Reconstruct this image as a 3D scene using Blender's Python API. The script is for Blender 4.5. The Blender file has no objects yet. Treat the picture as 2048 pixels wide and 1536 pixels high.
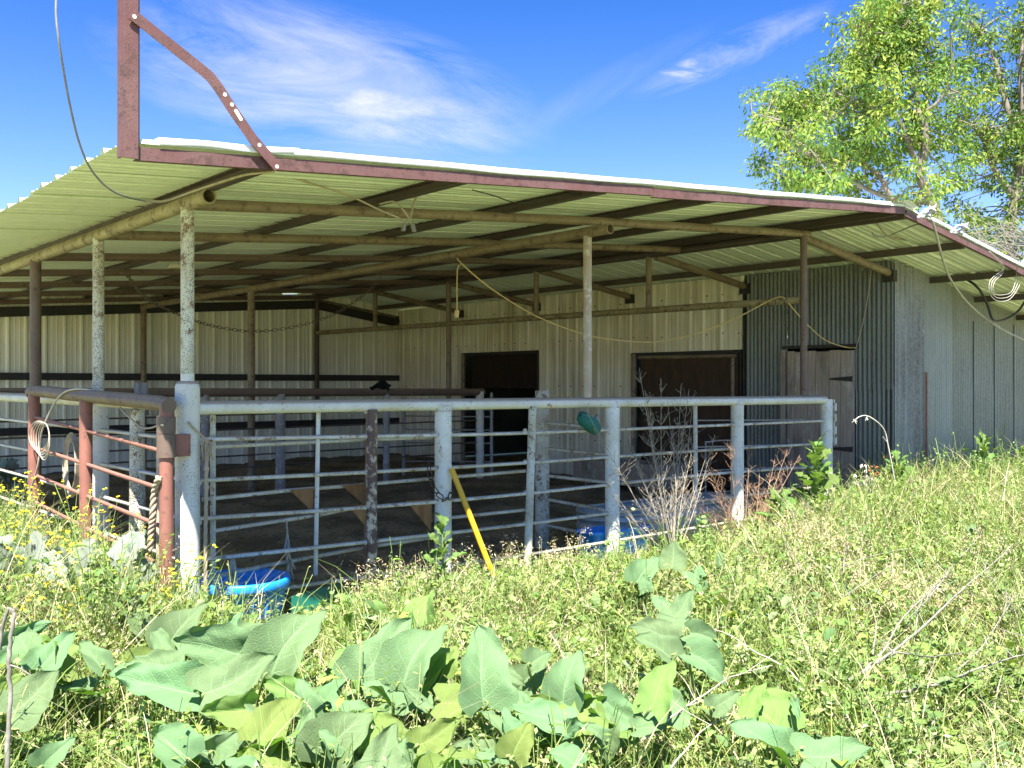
import bpy, math, random
import numpy as np
from mathutils import Vector, Matrix

random.seed(11)
rng = np.random.default_rng(11)
sc = bpy.context.scene
COL = sc.collection
R = math.radians

# ------------------------------------------------------------------ camera
CAM = np.array([-2.714, -6.625, 1.73])
FW = np.array([.6496, .7603, 0.0])
RT = np.array([.7603, -.6496, 0.0])
FPX, CU, CV = 1970.0, 1024.0, 768.0
cd = bpy.data.cameras.new('camera'); cam = bpy.data.objects.new('camera', cd); COL.objects.link(cam)
cam.location = CAM
cam.rotation_euler = (R(90), 0, -math.atan2(FW[0], FW[1]))
cd.sensor_width = 36.0; cd.lens = 36.0 * FPX / 2048.0
cd.clip_start = 0.05; cd.clip_end = 3000
sc.camera = cam

# ------------------------------------------------------------------ light
SUN = Vector((-.386, -.417, 1.0)).normalized()
sd = bpy.data.lights.new('sun', 'SUN'); sun = bpy.data.objects.new('sun', sd); COL.objects.link(sun)
sd.energy = 4.4; sd.angle = R(0.53); sd.color = (1.0, .955, .88)
sun.rotation_euler = SUN.to_track_quat('Z', 'Y').to_euler()
sun.location = (0, 0, 30)

w = bpy.data.worlds.new('World'); sc.world = w; w.use_nodes = True
nt = w.node_tree; N = nt.nodes; L = nt.links; N.clear()
def wn(t, **k):
    n = N.new(t)
    for a, b in k.items(): setattr(n, a, b)
    return n
def wm(op, a, b=None, clamp=False):
    n = N.new('ShaderNodeMath'); n.operation = op; n.use_clamp = clamp
    for i, x in enumerate((a, b)):
        if x is None: continue
        if isinstance(x, (int, float)): n.inputs[i].default_value = x
        else: L.new(x, n.inputs[i])
    return n.outputs[0]
sky = wn('ShaderNodeTexSky', sky_type='NISHITA', sun_disc=False)
sky.sun_elevation = math.asin(SUN.z); sky.sun_rotation = math.atan2(SUN.x, SUN.y)
sky.air_density = 1.0; sky.dust_density = 0.6; sky.ozone_density = 3.0; sky.altitude = 200
hs = wn('ShaderNodeHueSaturation'); hs.inputs['Saturation'].default_value = 1.0; hs.inputs['Value'].default_value = .42
gm = wn('ShaderNodeGamma'); gm.inputs['Gamma'].default_value = 1.35; L.new(sky.outputs[0], gm.inputs['Color']); L.new(gm.outputs[0], hs.inputs['Color'])
tc = wn('ShaderNodeTexCoord')
def dotn(v):
    n = wn('ShaderNodeVectorMath', operation='DOT_PRODUCT'); L.new(tc.outputs['Generated'], n.inputs[0]); n.inputs[1].default_value = v
    return n.outputs['Value']
den = wm('MAXIMUM', dotn(tuple(FW)), 0.05)
ca = wm('DIVIDE', dotn(tuple(RT)), den); cb = wm('DIVIDE', dotn((0, 0, 1)), den)   # sky coordinates of the cirrus sheet
front = wm('GREATER_THAN', dotn(tuple(FW)), 0.06)
def cirrus(u, v, ang, ra, rb, seed, scale, amount):
    a0, b0 = (u - CU) / FPX, (CV - v) / FPX
    c, s = math.cos(ang), math.sin(ang)
    x = wm('SUBTRACT', ca, a0); y = wm('SUBTRACT', cb, b0)
    p = wm('ADD', wm('MULTIPLY', x, c), wm('MULTIPLY', y, s)); q = wm('SUBTRACT', wm('MULTIPLY', y, c), wm('MULTIPLY', x, s))
    cx = wn('ShaderNodeCombineXYZ'); L.new(wm('MULTIPLY', p, scale * .24), cx.inputs[0]); L.new(wm('MULTIPLY', q, scale), cx.inputs[1]); cx.inputs[2].default_value = seed
    nz = wn('ShaderNodeTexNoise'); nz.inputs['Scale'].default_value = 1; nz.inputs['Detail'].default_value = 9; nz.inputs['Roughness'].default_value = .66; nz.inputs['Distortion'].default_value = .9
    L.new(cx.outputs[0], nz.inputs['Vector'])
    e = wm('ADD', wm('POWER', wm('DIVIDE', wm('ABSOLUTE', p), ra), 2.0), wm('POWER', wm('DIVIDE', wm('ABSOLUTE', q), rb), 2.0))
    m = wm('SUBTRACT', 1.0, e, True)
    k = wm('ADD', wm('MULTIPLY', wm('SUBTRACT', nz.outputs[0], .5), 3.4), wm('MULTIPLY', m, .42))
    k = wm('MULTIPLY', wm('ADD', k, .08), wm('POWER', m, .8), True)
    return wm('MULTIPLY', wm('MULTIPLY', k, amount), front, True)
cl = cirrus(640, 165, -.24, .25, .085, 3.1, 11, .85)
for q in [(800, 235, -.16, .14, .038, 8.4, 14, 1.0), (430, 120, -.3, .14, .045, 1.7, 12, .5), (1375, 140, .12, .035, .014, 5.2, 34, 1.2), (1480, 98, .40, .13, .022, 9.9, 22, .55), (1130, 215, .5, .18, .02, 2.9, 16, .18)]:
    cl = wm('MAXIMUM', cl, cirrus(*q))
mix = wn('ShaderNodeMix', data_type='RGBA'); L.new(cl, mix.inputs[0]); tn = wn('ShaderNodeMix', data_type='RGBA', blend_type='MULTIPLY'); tn.inputs[0].default_value = 1; L.new(hs.outputs[0], tn.inputs[6]); 
gr_ = wn('ShaderNodeValToRGB'); gr_.color_ramp.elements[0].position = .16; gr_.color_ramp.elements[0].color = (.58, .58, .80, 1); gr_.color_ramp.elements[1].position = .40; gr_.color_ramp.elements[1].color = (.18, .43, .70, 1)
L.new(dotn((0, 0, 1)), gr_.inputs[0]); L.new(gr_.outputs[0], tn.inputs[7])
L.new(tn.outputs[2], mix.inputs[6]); mix.inputs[7].default_value = (1.95, 2.02, 2.25, 1)
bg = wn('ShaderNodeBackground'); bg.inputs['Strength'].default_value = 0.105
L.new(mix.outputs[2], bg.inputs['Color'])
wo = wn('ShaderNodeOutputWorld'); L.new(bg.outputs[0], wo.inputs['Surface'])

sc.render.engine = 'CYCLES'
sc.view_settings.view_transform = 'Standard'; sc.view_settings.look = 'None'
sc.view_settings.gamma = 1.0; sc.view_settings.use_curve_mapping = False
sc.view_settings.exposure = 2.24
sc.cycles.use_denoising = True
sc.cycles.max_bounces = 8; sc.cycles.diffuse_bounces = 7; sc.cycles.transparent_max_bounces = 8
sc.cycles.sample_clamp_indirect = 8

# ------------------------------------------------------------------ measuring helpers: a sight line met with a real plane
def ray(u, v): return FW + RT * ((u - CU) / FPX) + np.array([0, 0, 1.0]) * ((CV - v) / FPX)
def PY(u, v, y): r = ray(u, v); return Vector(CAM + r * ((y - CAM[1]) / r[1]))
def PX(u, v, x): r = ray(u, v); return Vector(CAM + r * ((x - CAM[0]) / r[0]))
def PZ(u, v, z): r = ray(u, v); return Vector(CAM + r * ((z - CAM[2]) / r[2]))
def PD(u, v, d): return Vector(CAM + ray(u, v) * d)

# ------------------------------------------------------------------ materials
def mat(name, build):
    m = bpy.data.materials.new(name); m.use_nodes = True
    t = m.node_tree; t.nodes.clear()
    out = t.nodes.new('ShaderNodeOutputMaterial')
    build(m, t, out); return m
class NB:
    def __init__(s, t): s.t = t
    def n(s, ty, **k):
        x = s.t.nodes.new(ty)
        for a, b in k.items(): setattr(x, a, b)
        return x
    def l(s, a, b): s.t.links.new(a, b)
    def pos(s, scale=(1, 1, 1), obj=False):
        mp = s.n('ShaderNodeMapping'); mp.inputs['Scale'].default_value = scale
        if obj: s.l(s.n('ShaderNodeTexCoord').outputs['Object'], mp.inputs[0])
        else: s.l(s.n('ShaderNodeNewGeometry').outputs['Position'], mp.inputs[0])
        return mp.outputs[0]
    def noise(s, vec, scale, detail=4, rough=.55, dist=0):
        x = s.n('ShaderNodeTexNoise'); x.inputs['Scale'].default_value = scale; x.inputs['Detail'].default_value = detail
        x.inputs['Roughness'].default_value = rough; x.inputs['Distortion'].default_value = dist
        s.l(vec, x.inputs['Vector']); return x.outputs[0]
    def ramp(s, f, a, b, ca=(0, 0, 0, 1), cb=(1, 1, 1, 1)):
        x = s.n('ShaderNodeValToRGB'); x.color_ramp.elements[0].position = a; x.color_ramp.elements[1].position = b
        x.color_ramp.elements[0].color = ca; x.color_ramp.elements[1].color = cb
        s.l(f, x.inputs[0]); return x.outputs[0]
    def mix(s, f, a, b):
        x = s.n('ShaderNodeMix', data_type='RGBA')
        if isinstance(f, (int, float)): x.inputs[0].default_value = f
        else: s.l(f, x.inputs[0])
        for i, c in ((6, a), (7, b)):
            if isinstance(c, tuple): x.inputs[i].default_value = (*c, 1) if len(c) == 3 else c
            else: s.l(c, x.inputs[i])
        return x.outputs[2]
    def math(s, op, a, b=None):
        x = s.n('ShaderNodeMath', operation=op)
        for i, v in enumerate((a, b)):
            if v is None: continue
            if isinstance(v, (int, float)): x.inputs[i].default_value = v
            else: s.l(v, x.inputs[i])
        return x.outputs[0]
    def bump(s, h, strength, dist):
        x = s.n('ShaderNodeBump'); x.inputs['Strength'].default_value = strength; x.inputs['Distance'].default_value = dist
        s.l(h, x.inputs['Height']); return x.outputs[0]
    def bsdf(s, out, col, rough=.6, metal=0, nrm=None, spec=.5):
        p = s.n('ShaderNodeBsdfPrincipled')
        for k, v in (('Base Color', col), ('Roughness', rough), ('Metallic', metal)):
            if isinstance(v, tuple): p.inputs[k].default_value = (*v, 1)
            elif isinstance(v, (int, float)): p.inputs[k].default_value = v
            else: s.l(v, p.inputs[k])
        p.inputs['Specular IOR Level'].default_value = spec
        if nrm is not None: s.l(nrm, p.inputs['Normal'])
        s.l(p.outputs[0], out.inputs['Surface']); return p

def painted_pipe(base, dirt, rust, specks=.5, rustamt=.62, dusty=0.0):
    def b(m, t, out):
        s = NB(t); p = s.pos()
        big = s.noise(p, 3.2, 5, .6); mid = s.noise(p, 14, 5, .65); sm = s.noise(p, 150, 2, .5)
        c = s.mix(s.ramp(big, .38, .72), base, dirt)
        streak = s.noise(s.pos((26, 26, 2.2)), 1, 4, .6)
        c = s.mix(s.math('MULTIPLY', s.ramp(streak, .5, .75), .45), c, dirt)
        rm = s.ramp(s.math('ADD', s.math('MULTIPLY', mid, .75), s.math('MULTIPLY', sm, .25)), rustamt - .04, rustamt + .03)
        c = s.mix(rm, c, rust)
        clump = s.noise(p, 5.0, 3, .5)
        spk = s.ramp(s.math('ADD', sm, s.math('MULTIPLY', s.math('SUBTRACT', clump, .5), .35)), specks + .15, specks + .21)
        c = s.mix(spk, c, (.035, .028, .022))
        if dusty:                       # dust and droppings that lie on upward faces
            nz = s.n('ShaderNodeSeparateXYZ'); s.l(s.n('ShaderNodeNewGeometry').outputs['Normal'], nz.inputs[0])
            dn = s.ramp(s.math('ADD', nz.outputs[2], s.math('MULTIPLY', s.math('SUBTRACT', sm, .5), .5)), .35, .6)
            c = s.mix(s.math('MULTIPLY', dn, dusty), c, s.mix(sm, (.17, .11, .075), (.42, .33, .26)))
        s.bsdf(out, c, s.ramp(mid, .2, .8, (.42,) * 3 + (1,), (.75,) * 3 + (1,)), 0, s.bump(s.math('ADD', sm, mid), .35, .004))
    return b
M = {}
M['white_pipe'] = mat('white_pipe', painted_pipe((.66, .67, .62), (.54, .52, .42), (.27, .14, .065), .5, .63, .85))
M['worn_pipe'] = mat('worn_pipe', painted_pipe((.55, .57, .50), (.36, .30, .20), (.19, .10, .055), .45, .58, .6))
M['peeling_pipe'] = mat('peeling_pipe', painted_pipe((.075, .042, .036), (.10, .055, .042), (.50, .43, .32), .62, .54, .3))
M['tan_pipe'] = mat('tan_pipe', painted_pipe((.40, .34, .26), (.33, .24, .16), (.55, .52, .44), .52, .58, .2))
M['speckled_pipe'] = mat('speckled_pipe', painted_pipe((.60, .60, .50), (.42, .38, .24), (.20, .12, .07), .40, .57, .2))
M['rust_pipe'] = mat('rust_pipe', painted_pipe((.26, .105, .075), (.20, .085, .06), (.12, .055, .04), .56, .6, .2))
M['brown_pipe'] = mat('brown_pipe', painted_pipe((.115, .075, .058), (.15, .105, .075), (.075, .045, .035), .56, .6, .45))
M['frame_pipe'] = mat('frame_pipe', painted_pipe((.17, .125, .078), (.24, .19, .115), (.095, .062, .044), .55, .58, .3))
M['mossy_pipe'] = mat('mossy_pipe', painted_pipe((.20, .165, .09), (.34, .30, .165), (.10, .07, .045), .53, .56, .3))
M['rail_pipe'] = mat('rail_pipe', painted_pipe((.60, .61, .56), (.42, .35, .24), (.20, .11, .065), .46, .575, .55))
M['dark_steel'] = mat('dark_steel', painted_pipe((.058, .043, .036), (.085, .065, .05), (.12, .075, .05), .6, .62, .3))
M['black_steel'] = mat('black_steel', painted_pipe((.018, .016, .015), (.03, .026, .022), (.04, .028, .02), .6, .66))
M['primer'] = mat('primer', painted_pipe((.105, .043, .038), (.14, .075, .066), (.07, .032, .026), .5, .56))
M['gray_pipe'] = mat('gray_pipe', painted_pipe((.30, .30, .30), (.20, .18, .165), (.42, .42, .42), .46, .58, .3))

def sheet_mat(base, dirt, streaks, metal=.0, rough=.5, spangle=0, low=None):
    def b(m, t, out):
        s = NB(t)
        c = s.mix(s.ramp(s.noise(s.pos(), .8, 4, .6), .35, .7), base, dirt)
        st = s.noise(s.pos((15, 15, .45)), 1, 5, .65)
        c = s.mix(s.math('MULTIPLY', s.ramp(st, .46, .74), streaks), c, tuple(x * .42 for x in dirt))
        sm = s.noise(s.pos(), 60, 3, .6)
        c = s.mix(s.math('MULTIPLY', s.ramp(sm, .55, .8), .25), c, tuple(x * .5 for x in dirt))
        if spangle:
            v = s.n('ShaderNodeTexVoronoi'); v.inputs['Scale'].default_value = 55; s.l(s.pos((1, 1, .6)), v.inputs['Vector'])
            c = s.mix(s.math('MULTIPLY', s.ramp(v.outputs['Color'], .25, .8), spangle), c, tuple(min(1, x * 1.55) for x in base))
        if low:                         # splash-back and algae where the sheet nears the ground
            z = s.n('ShaderNodeSeparateXYZ'); s.l(s.n('ShaderNodeNewGeometry').outputs['Position'], z.inputs[0])
            f = s.ramp(s.math('ADD', z.outputs[2], s.math('MULTIPLY', s.noise(s.pos(), 2.5, 3), .7)), .35, 1.1, (1, 1, 1, 1), (0, 0, 0, 1))
            c = s.mix(s.math('MULTIPLY', f, .5), c, low)
        s.bsdf(out, c, rough, metal, s.bump(sm, .12, .003))
    return b
M['roof_sheet'] = mat('roof_sheet', sheet_mat((.76, .83, .70), (.68, .75, .60), .22, 0, .45))
M['trim'] = mat('trim', sheet_mat((.82, .82, .82), (.74, .75, .76), .1, 0, .35))
M['wall_sheet'] = mat('wall_sheet', sheet_mat((.80, .76, .60), (.60, .53, .36), .8, 0, .5, low=(.36, .31, .22)))
M['back_sheet'] = mat('back_sheet', sheet_mat((.82, .80, .68), (.72, .69, .54), .35, 0, .5))
M['galv_dark'] = mat('galv_dark', sheet_mat((.16, .175, .155), (.105, .11, .09), .6, .35, .5, .22, low=(.13, .14, .11)))
M['galv'] = mat('galv', sheet_mat((.20, .215, .19), (.155, .165, .14), .45, .35, .48, .35))
M['galv_light'] = mat('galv_light', sheet_mat((.25, .275, .265), (.20, .22, .205), .4, .35, .45, .2))
M['galv_streaked'] = mat('galv_streaked', sheet_mat((.23, .25, .23), (.15, .135, .115), .95, .3, .5, .3))
M['tank'] = mat('tank', sheet_mat((.37, .42, .43), (.30, .33, .33), .3, .35, .42, .25))

def wood(base, dark):
    def b(m, t, out):
        s = NB(t)
        g = s.noise(s.pos((38, 38, 1.6), True), 1, 6, .65, .6)
        c = s.mix(s.ramp(g, .3, .7), dark, base)
        c = s.mix(s.math('MULTIPLY', s.ramp(s.noise(s.pos((2.2, 2.2, .7)), 1, 4, .6), .5, .68), .7), c, (.075, .062, .052))
        c = s.mix(s.math('MULTIPLY', s.ramp(s.noise(s.pos((3, 3, 1.5)), 2, 5, .7), .55, .66), .6), c, (.52, .52, .48))
        s.bsdf(out, c, .85, 0, s.bump(g, .5, .004), .2)
    return b
M['wood'] = mat('wood', wood((.47, .39, .32), (.22, .175, .14)))
M['old_timber'] = mat('old_timber', wood((.30, .28, .25), (.10, .09, .08)))
M['trough'] = mat('trough', wood((.40, .33, .26), (.24, .19, .14)))
def rust_plate(a, bcol, c3):
    def b(m, t, out):
        s = NB(t)
        c = s.mix(s.ramp(s.noise(s.pos((9, 9, 3)), 1, 6, .65), .35, .65), a, bcol)
        c = s.mix(s.ramp(s.noise(s.pos((50, 50, 6)), 1, 4, .6), .6, .72), c, c3)
        s.bsdf(out, c, .85, .1, s.bump(s.noise(s.pos(), 70, 3), .3, .002), .2)
    return b
M['rust_plate'] = mat('rust_plate', rust_plate((.17, .075, .03), (.27, .165, .07), (.22, .10, .045)))
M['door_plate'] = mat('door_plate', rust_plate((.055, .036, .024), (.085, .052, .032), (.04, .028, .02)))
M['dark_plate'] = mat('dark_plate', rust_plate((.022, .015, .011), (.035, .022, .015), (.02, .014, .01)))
def plain(col, rough=.6, var=.25, metal=0, spec=.5, scale=12):
    def b(m, t, out):
        s = NB(t); n = s.noise(s.pos(), scale, 4, .6)
        s.bsdf(out, s.mix(s.ramp(n, .35, .7), tuple(x * (1 - var) for x in col), col), rough, metal, s.bump(n, .1, .003), spec)
    return b
M['blue_plastic'] = mat('blue_plastic', plain((.014, .28, .76), .42, .22))
M['green_plastic'] = mat('green_plastic', plain((.014, .16, .11), .5, .2))
M['teal_net'] = mat('teal_net', plain((.02, .19, .15), .8, .6, scale=120))
M['yellow_paint'] = mat('yellow_paint', plain((.72, .40, .012), .45, .15, scale=9))
M['rope'] = mat('rope', plain((.50, .40, .27), .95, .35, scale=90, spec=.1))
M['cord_white'] = mat('cord_white', plain((.48, .45, .38), .6, .25, scale=25))
M['cord_grey'] = mat('cord_grey', plain((.20, .20, .19), .6, .25, scale=25))
M['cord_tan'] = mat('cord_tan', plain((.42, .36, .26), .7, .3, scale=25))
M['cord_black'] = mat('cord_black', plain((.022, .024, .022), .5, .2, scale=25))
M['cord_yellow'] = mat('cord_yellow', plain((.66, .50, .20), .55, .2, scale=25))
M['chain'] = mat('chain', plain((.095, .062, .045), .7, .5, .5, scale=60))
M['chain_old'] = mat('chain_old', plain((.15, .12, .085), .8, .4, .3, scale=60))
M['white_ceramic'] = mat('white_ceramic', plain((.42, .42, .41), .35, .12, scale=20))
M['cloth_dark'] = mat('cloth_dark', plain((.02, .023, .022), .95, .4, scale=40, spec=.1))
M['screw'] = mat('screw', plain((.05, .045, .04), .6, .3, .3))
M['dead_twig'] = mat('dead_twig', plain((.46, .40, .31), .9, .4, scale=30, spec=.1))
M['red_twig'] = mat('red_twig', plain((.40, .255, .165), .9, .4, scale=30, spec=.1))
M['grey_branch'] = mat('grey_branch', plain((.31, .285, .24), .9, .5, scale=22, spec=.1))
M['withered'] = mat('withered', plain((.42, .37, .30), .95, .4, scale=40, spec=.1))
M['straw'] = mat('straw', plain((.42, .35, .22), .9, .5, scale=6, spec=.1))
M['husk'] = mat('husk', plain((.62, .58, .48), .9, .25, scale=40, spec=.1))
M['red_leaf'] = mat('red_leaf', plain((.32, .13, .06), .9, .4, scale=40, spec=.1))
def bark(m, t, out):
    s = NB(t); n = s.noise(s.pos((9, 9, 2.4)), 1, 6, .7)
    s.bsdf(out, s.mix(s.ramp(n, .3, .7), (.085, .072, .055), (.24, .21, .17)), .95, 0, s.bump(n, .7, .03), .1)
M['bark'] = mat('bark', bark)
def leafmat(trans, rough=.6, tint=(1.25, 1.35, .45), attr=True, col=(.1, .2, .05), back=None, bumps=0):
    def b(m, t, out):
        s = NB(t)
        if attr:
            a = s.n('ShaderNodeAttribute', attribute_name='col'); c = a.outputs['Color']
        else:
            c = s.mix(s.ramp(s.noise(s.pos(), 9, 4, .6), .3, .7), tuple(x * .82 for x in col), col)
            oi = s.n('ShaderNodeObjectInfo'); hv = s.n('ShaderNodeHueSaturation')
            s.l(s.math('ADD', s.math('MULTIPLY', oi.outputs['Random'], .05), .475), hv.inputs['Hue']); s.l(s.math('ADD', s.math('MULTIPLY', oi.outputs['Random'], .3), .85), hv.inputs['Value'])
            s.l(c, hv.inputs['Color']); c = hv.outputs[0]
            if back: c = s.mix(s.n('ShaderNodeNewGeometry').outputs['Backfacing'], c, back)
        nrm = None
        if bumps:
            v = s.n('ShaderNodeTexVoronoi', feature='DISTANCE_TO_EDGE'); v.inputs['Scale'].default_value = bumps; s.l(s.pos((1, 1, 1), True), v.inputs['Vector'])
            ve = s.ramp(v.outputs['Distance'], 0, .18)
            lt = s.n('ShaderNodeAttribute', attribute_name='lt').outputs['Fac']; ls = s.math('ABSOLUTE', s.n('ShaderNodeAttribute', attribute_name='ls').outputs['Fac'])
            fr = s.math('FRACT', s.math('SUBTRACT', s.math('MULTIPLY', lt, 6.5), s.math('MULTIPLY', ls, 1.7)))
            side = s.math('MULTIPLY', s.ramp(s.math('ABSOLUTE', s.math('SUBTRACT', fr, .5)), .0, .075, (1, 1, 1, 1), (0, 0, 0, 1)), s.math('SUBTRACT', 1, ls))
            midr = s.ramp(ls, .0, .055, (1, 1, 1, 1), (0, 0, 0, 1))
            vn = s.math('MAXIMUM', side, midr)
            nrm = s.bump(s.math('SUBTRACT', s.math('MULTIPLY', ve, .5), s.math('MULTIPLY', vn, .9)), .5, .005)
            c = s.mix(s.math('MULTIPLY', s.ramp(s.noise(s.pos((1, 1, 1), True), 3.5, 5, .7), .58, .72), .35), c, tuple(x * y for x, y in zip(col, (1.25, 1.0, .7))))
            c = s.mix(s.math('MULTIPLY', vn, .5), c, tuple(min(1, x * 1.6 + .03) for x in col))
        d = s.n('ShaderNodeBsdfPrincipled'); s.l(c, d.inputs['Base Color']); d.inputs['Roughness'].default_value = rough; d.inputs['Specular IOR Level'].default_value = .16
        tr = s.n('ShaderNodeBsdfTranslucent')
        tm = s.n('ShaderNodeMix', data_type='RGBA', blend_type='MULTIPLY'); tm.inputs[0].default_value = 1; s.l(c, tm.inputs[6]); tm.inputs[7].default_value = (*tint, 1)
        s.l(tm.outputs[2], tr.inputs['Color'])
        if nrm is not None: s.l(nrm, d.inputs['Normal'])
        mx = s.n('ShaderNodeMixShader'); mx.inputs[0].default_value = trans
        s.l(d.outputs[0], mx.inputs[1]); s.l(tr.outputs[0], mx.inputs[2]); s.l(mx.outputs[0], out.inputs['Surface'])
    return b
M['foliage'] = mat('foliage', leafmat(.24))
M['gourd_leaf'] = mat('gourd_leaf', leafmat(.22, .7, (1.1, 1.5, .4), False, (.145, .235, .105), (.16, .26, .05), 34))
M['gourd_leaf_lit'] = mat('gourd_leaf_lit', leafmat(.30, .7, (1.1, 1.5, .4), False, (.19, .28, .075), (.18, .29, .05), 34))  # yellower twin of the gourd leaf, with sunlight put into its colour
M['lettuce_leaf'] = mat('lettuce_leaf', leafmat(.3, .6, (1.2, 1.4, .4), False, (.14, .23, .06), (.15, .23, .08), 60))
M['green_stem'] = mat('green_stem', plain((.20, .27, .09), .7, .3, scale=20, spec=.2))
def dirt(m, t, out):
    s = NB(t); p = s.pos()
    a = s.noise(p, 1.3, 5, .6); b = s.noise(p, 22, 5, .7)
    c = s.mix(s.ramp(a, .4, .62), (.15, .115, .075), (.30, .235, .16))
    c = s.mix(s.ramp(b, .5, .66), c, (.09, .068, .045))
    c = s.mix(s.ramp(s.noise(p, 60, 2), .70, .74), c, (.5, .48, .42))
    s.bsdf(out, c, .95, 0, s.bump(s.math('ADD', b, a), .8, .03), .1)
M['dirt'] = mat('dirt', dirt)
def soil(m, t, out):
    s = NB(t); p = s.pos()
    c = s.mix(s.ramp(s.noise(p, 3, 6, .7), .35, .65), (.22, .26, .085), (.36, .33, .17))
    sp = s.n('ShaderNodeSeparateXYZ'); s.l(p, sp.inputs[0])
    def band(o_, lo, hi): return s.math('MULTIPLY', s.math('GREATER_THAN', o_, lo), s.math('LESS_THAN', o_, hi))
    bare = s.math('MULTIPLY', band(sp.outputs[0], -2.6, 14.0), band(sp.outputs[1], -6.0, 5.0))
    c = s.mix(bare, c, s.mix(s.noise(p, 6, 5), (.045, .038, .024), (.12, .10, .06)))
    s.bsdf(out, c, .95, 0, s.bump(s.noise(p, 25, 4), .8, .03), .1)
M['soil'] = mat('soil', soil)

# ------------------------------------------------------------------ mesh helpers
class MB:
    def __init__(s): s.v = []; s.f = []; s.sm = []
    def add(s, vs, fs, smooth=False):
        b = len(s.v); s.v += [tuple(x) for x in vs]
        for f in fs: s.f.append(tuple(i + b for i in f)); s.sm.append(smooth)
        return s
    def box(s, c, size, rot=None):
        hx, hy, hz = size[0] / 2, size[1] / 2, size[2] / 2
        vs = [Vector((x * hx, y * hy, z * hz)) for z in (-1, 1) for y in (-1, 1) for x in (-1, 1)]
        if rot is not None: vs = [rot @ q for q in vs]
        c = Vector(c)
        return s.add([c + q for q in vs], [(0, 2, 3, 1), (4, 5, 7, 6), (0, 1, 5, 4), (2, 6, 7, 3), (0, 4, 6, 2), (1, 3, 7, 5)])
    def bar(s, a, b, wdt, hgt, up=(0, 0, 1)):           # rectangular bar between two points
        a, b = Vector(a), Vector(b); d = b - a; L_ = d.length; d.normalize()
        sd_ = d.cross(Vector(up)).normalized(); u_ = sd_.cross(d).normalized()
        rot = Matrix((sd_, d, u_)).transposed()
        return s.box((a + b) / 2, (wdt, L_, hgt), rot)
    def tube(s, pts, r, n=10, caps=True, hollow=False):
        P = [Vector(p) for p in pts]
        rs = r if isinstance(r, (list, tuple)) else [r] * len(P)
        T = [(P[min(i + 1, len(P) - 1)] - P[max(i - 1, 0)]).normalized() for i in range(len(P))]
        ref = Vector((0, 0, 1)) if abs(T[0].z) < .9 else Vector((1, 0, 0))
        nn = T[0].cross(ref).normalized()
        vs = []
        for i, p in enumerate(P):
            nn = (nn - T[i] * nn.dot(T[i]))
            nn = nn.normalized() if nn.length > 1e-6 else T[i].orthogonal().normalized()
            bb = T[i].cross(nn)
            for k in range(n):
                a = 2 * math.pi * k / n; vs.append(p + (nn * math.cos(a) + bb * math.sin(a)) * rs[i])
        fs = [(i * n + k, i * n + (k + 1) % n, (i + 1) * n + (k + 1) % n, (i + 1) * n + k) for i in range(len(P) - 1) for k in range(n)]
        s.add(vs, fs, True)
        if caps and not hollow:
            s.add(vs[:n], [tuple(range(n - 1, -1, -1))]); s.add(vs[-n:], [tuple(range(n))])
        if hollow:                                       # open pipe end with wall thickness
            for end, sg in ((0, 1), (len(P) - 1, -1)):
                o = vs[end * n:(end + 1) * n]; p = P[end]
                inn = [p + (q - p) * .8 for q in o]; deep = [q + T[end] * sg * rs[end] * 3 for q in inn]
                s.add(o + inn + deep, [(k, (k + 1) % n, n + (k + 1) % n, n + k) for k in range(n)] + [(n + k, n + (k + 1) % n, 2 * n + (k + 1) % n, 2 * n + k) for k in range(n)] + [tuple(range(2 * n, 3 * n))])
        return s
    def lathe(s, prof, n=24, c=(0, 0, 0)):
        c = Vector(c); vs = [c + Vector((r * math.cos(2 * math.pi * k / n), r * math.sin(2 * math.pi * k / n), z)) for r, z in prof for k in range(n)]
        return s.add(vs, [(i * n + k, i * n + (k + 1) % n, (i + 1) * n + (k + 1) % n, (i + 1) * n + k) for i in range(len(prof) - 1) for k in range(n)], True)
    def mesh(s, name):
        me = bpy.data.meshes.new(name); me.from_pydata(s.v, [], s.f); me.polygons.foreach_set('use_smooth', s.sm); me.update(); return me
def link(name, me, m, parent=None, loc=None):
    o = bpy.data.objects.new(name, me); COL.objects.link(o)
    if m is not None and len(me.materials) == 0: me.materials.append(M[m] if isinstance(m, str) else m)
    if loc is not None: o.location = loc
    if parent is not None:
        o.parent = parent
        if loc is None: o.matrix_parent_inverse = parent.matrix_basis.inverted()
    return o
def part(name, mb, m, parent, label=None, stuff=False):
    o = link(name, mb.mesh(name), m, parent)
    if label: o['label'] = label
    if stuff: o['kind'] = 'stuff'
    return o
def tag(o, label, cat, group=None, kind=None):
    o['label'] = label; o['category'] = cat
    if group: o['group'] = group
    if kind: o['kind'] = kind
    return o
def thing(name, label, cat, loc=(0, 0, 0), group=None):
    o = bpy.data.objects.new(name, None); COL.objects.link(o); o.location = loc; o.empty_display_size = .2
    return tag(o, label, cat, group)
def solo(name, mb, m, label, cat, group=None): return tag(link(name, mb.mesh(name), m), label, cat, group)
def structure(name, mb, m):
    o = link(name, mb.mesh(name), m); o['kind'] = 'structure'; return o
def curve(pts, sub=6):                                   # Catmull-Rom through the points
    P = [Vector(p) for p in pts]; P = [P[0] * 2 - P[1]] + P + [P[-1] * 2 - P[-2]]; out = []
    for i in range(1, len(P) - 2):
        for k in range(sub):
            t = k / sub; a, b, c, d = P[i - 1], P[i], P[i + 1], P[i + 2]
            out.append(.5 * ((2 * b) + (c - a) * t + (2 * a - 5 * b + 4 * c - d) * t * t + (3 * b - a - 3 * c + d) * t ** 3))
    out.append(P[-2]); return out
def jit(s): return Vector((random.uniform(-s, s), random.uniform(-s, s), random.uniform(-s, s)))

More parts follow.
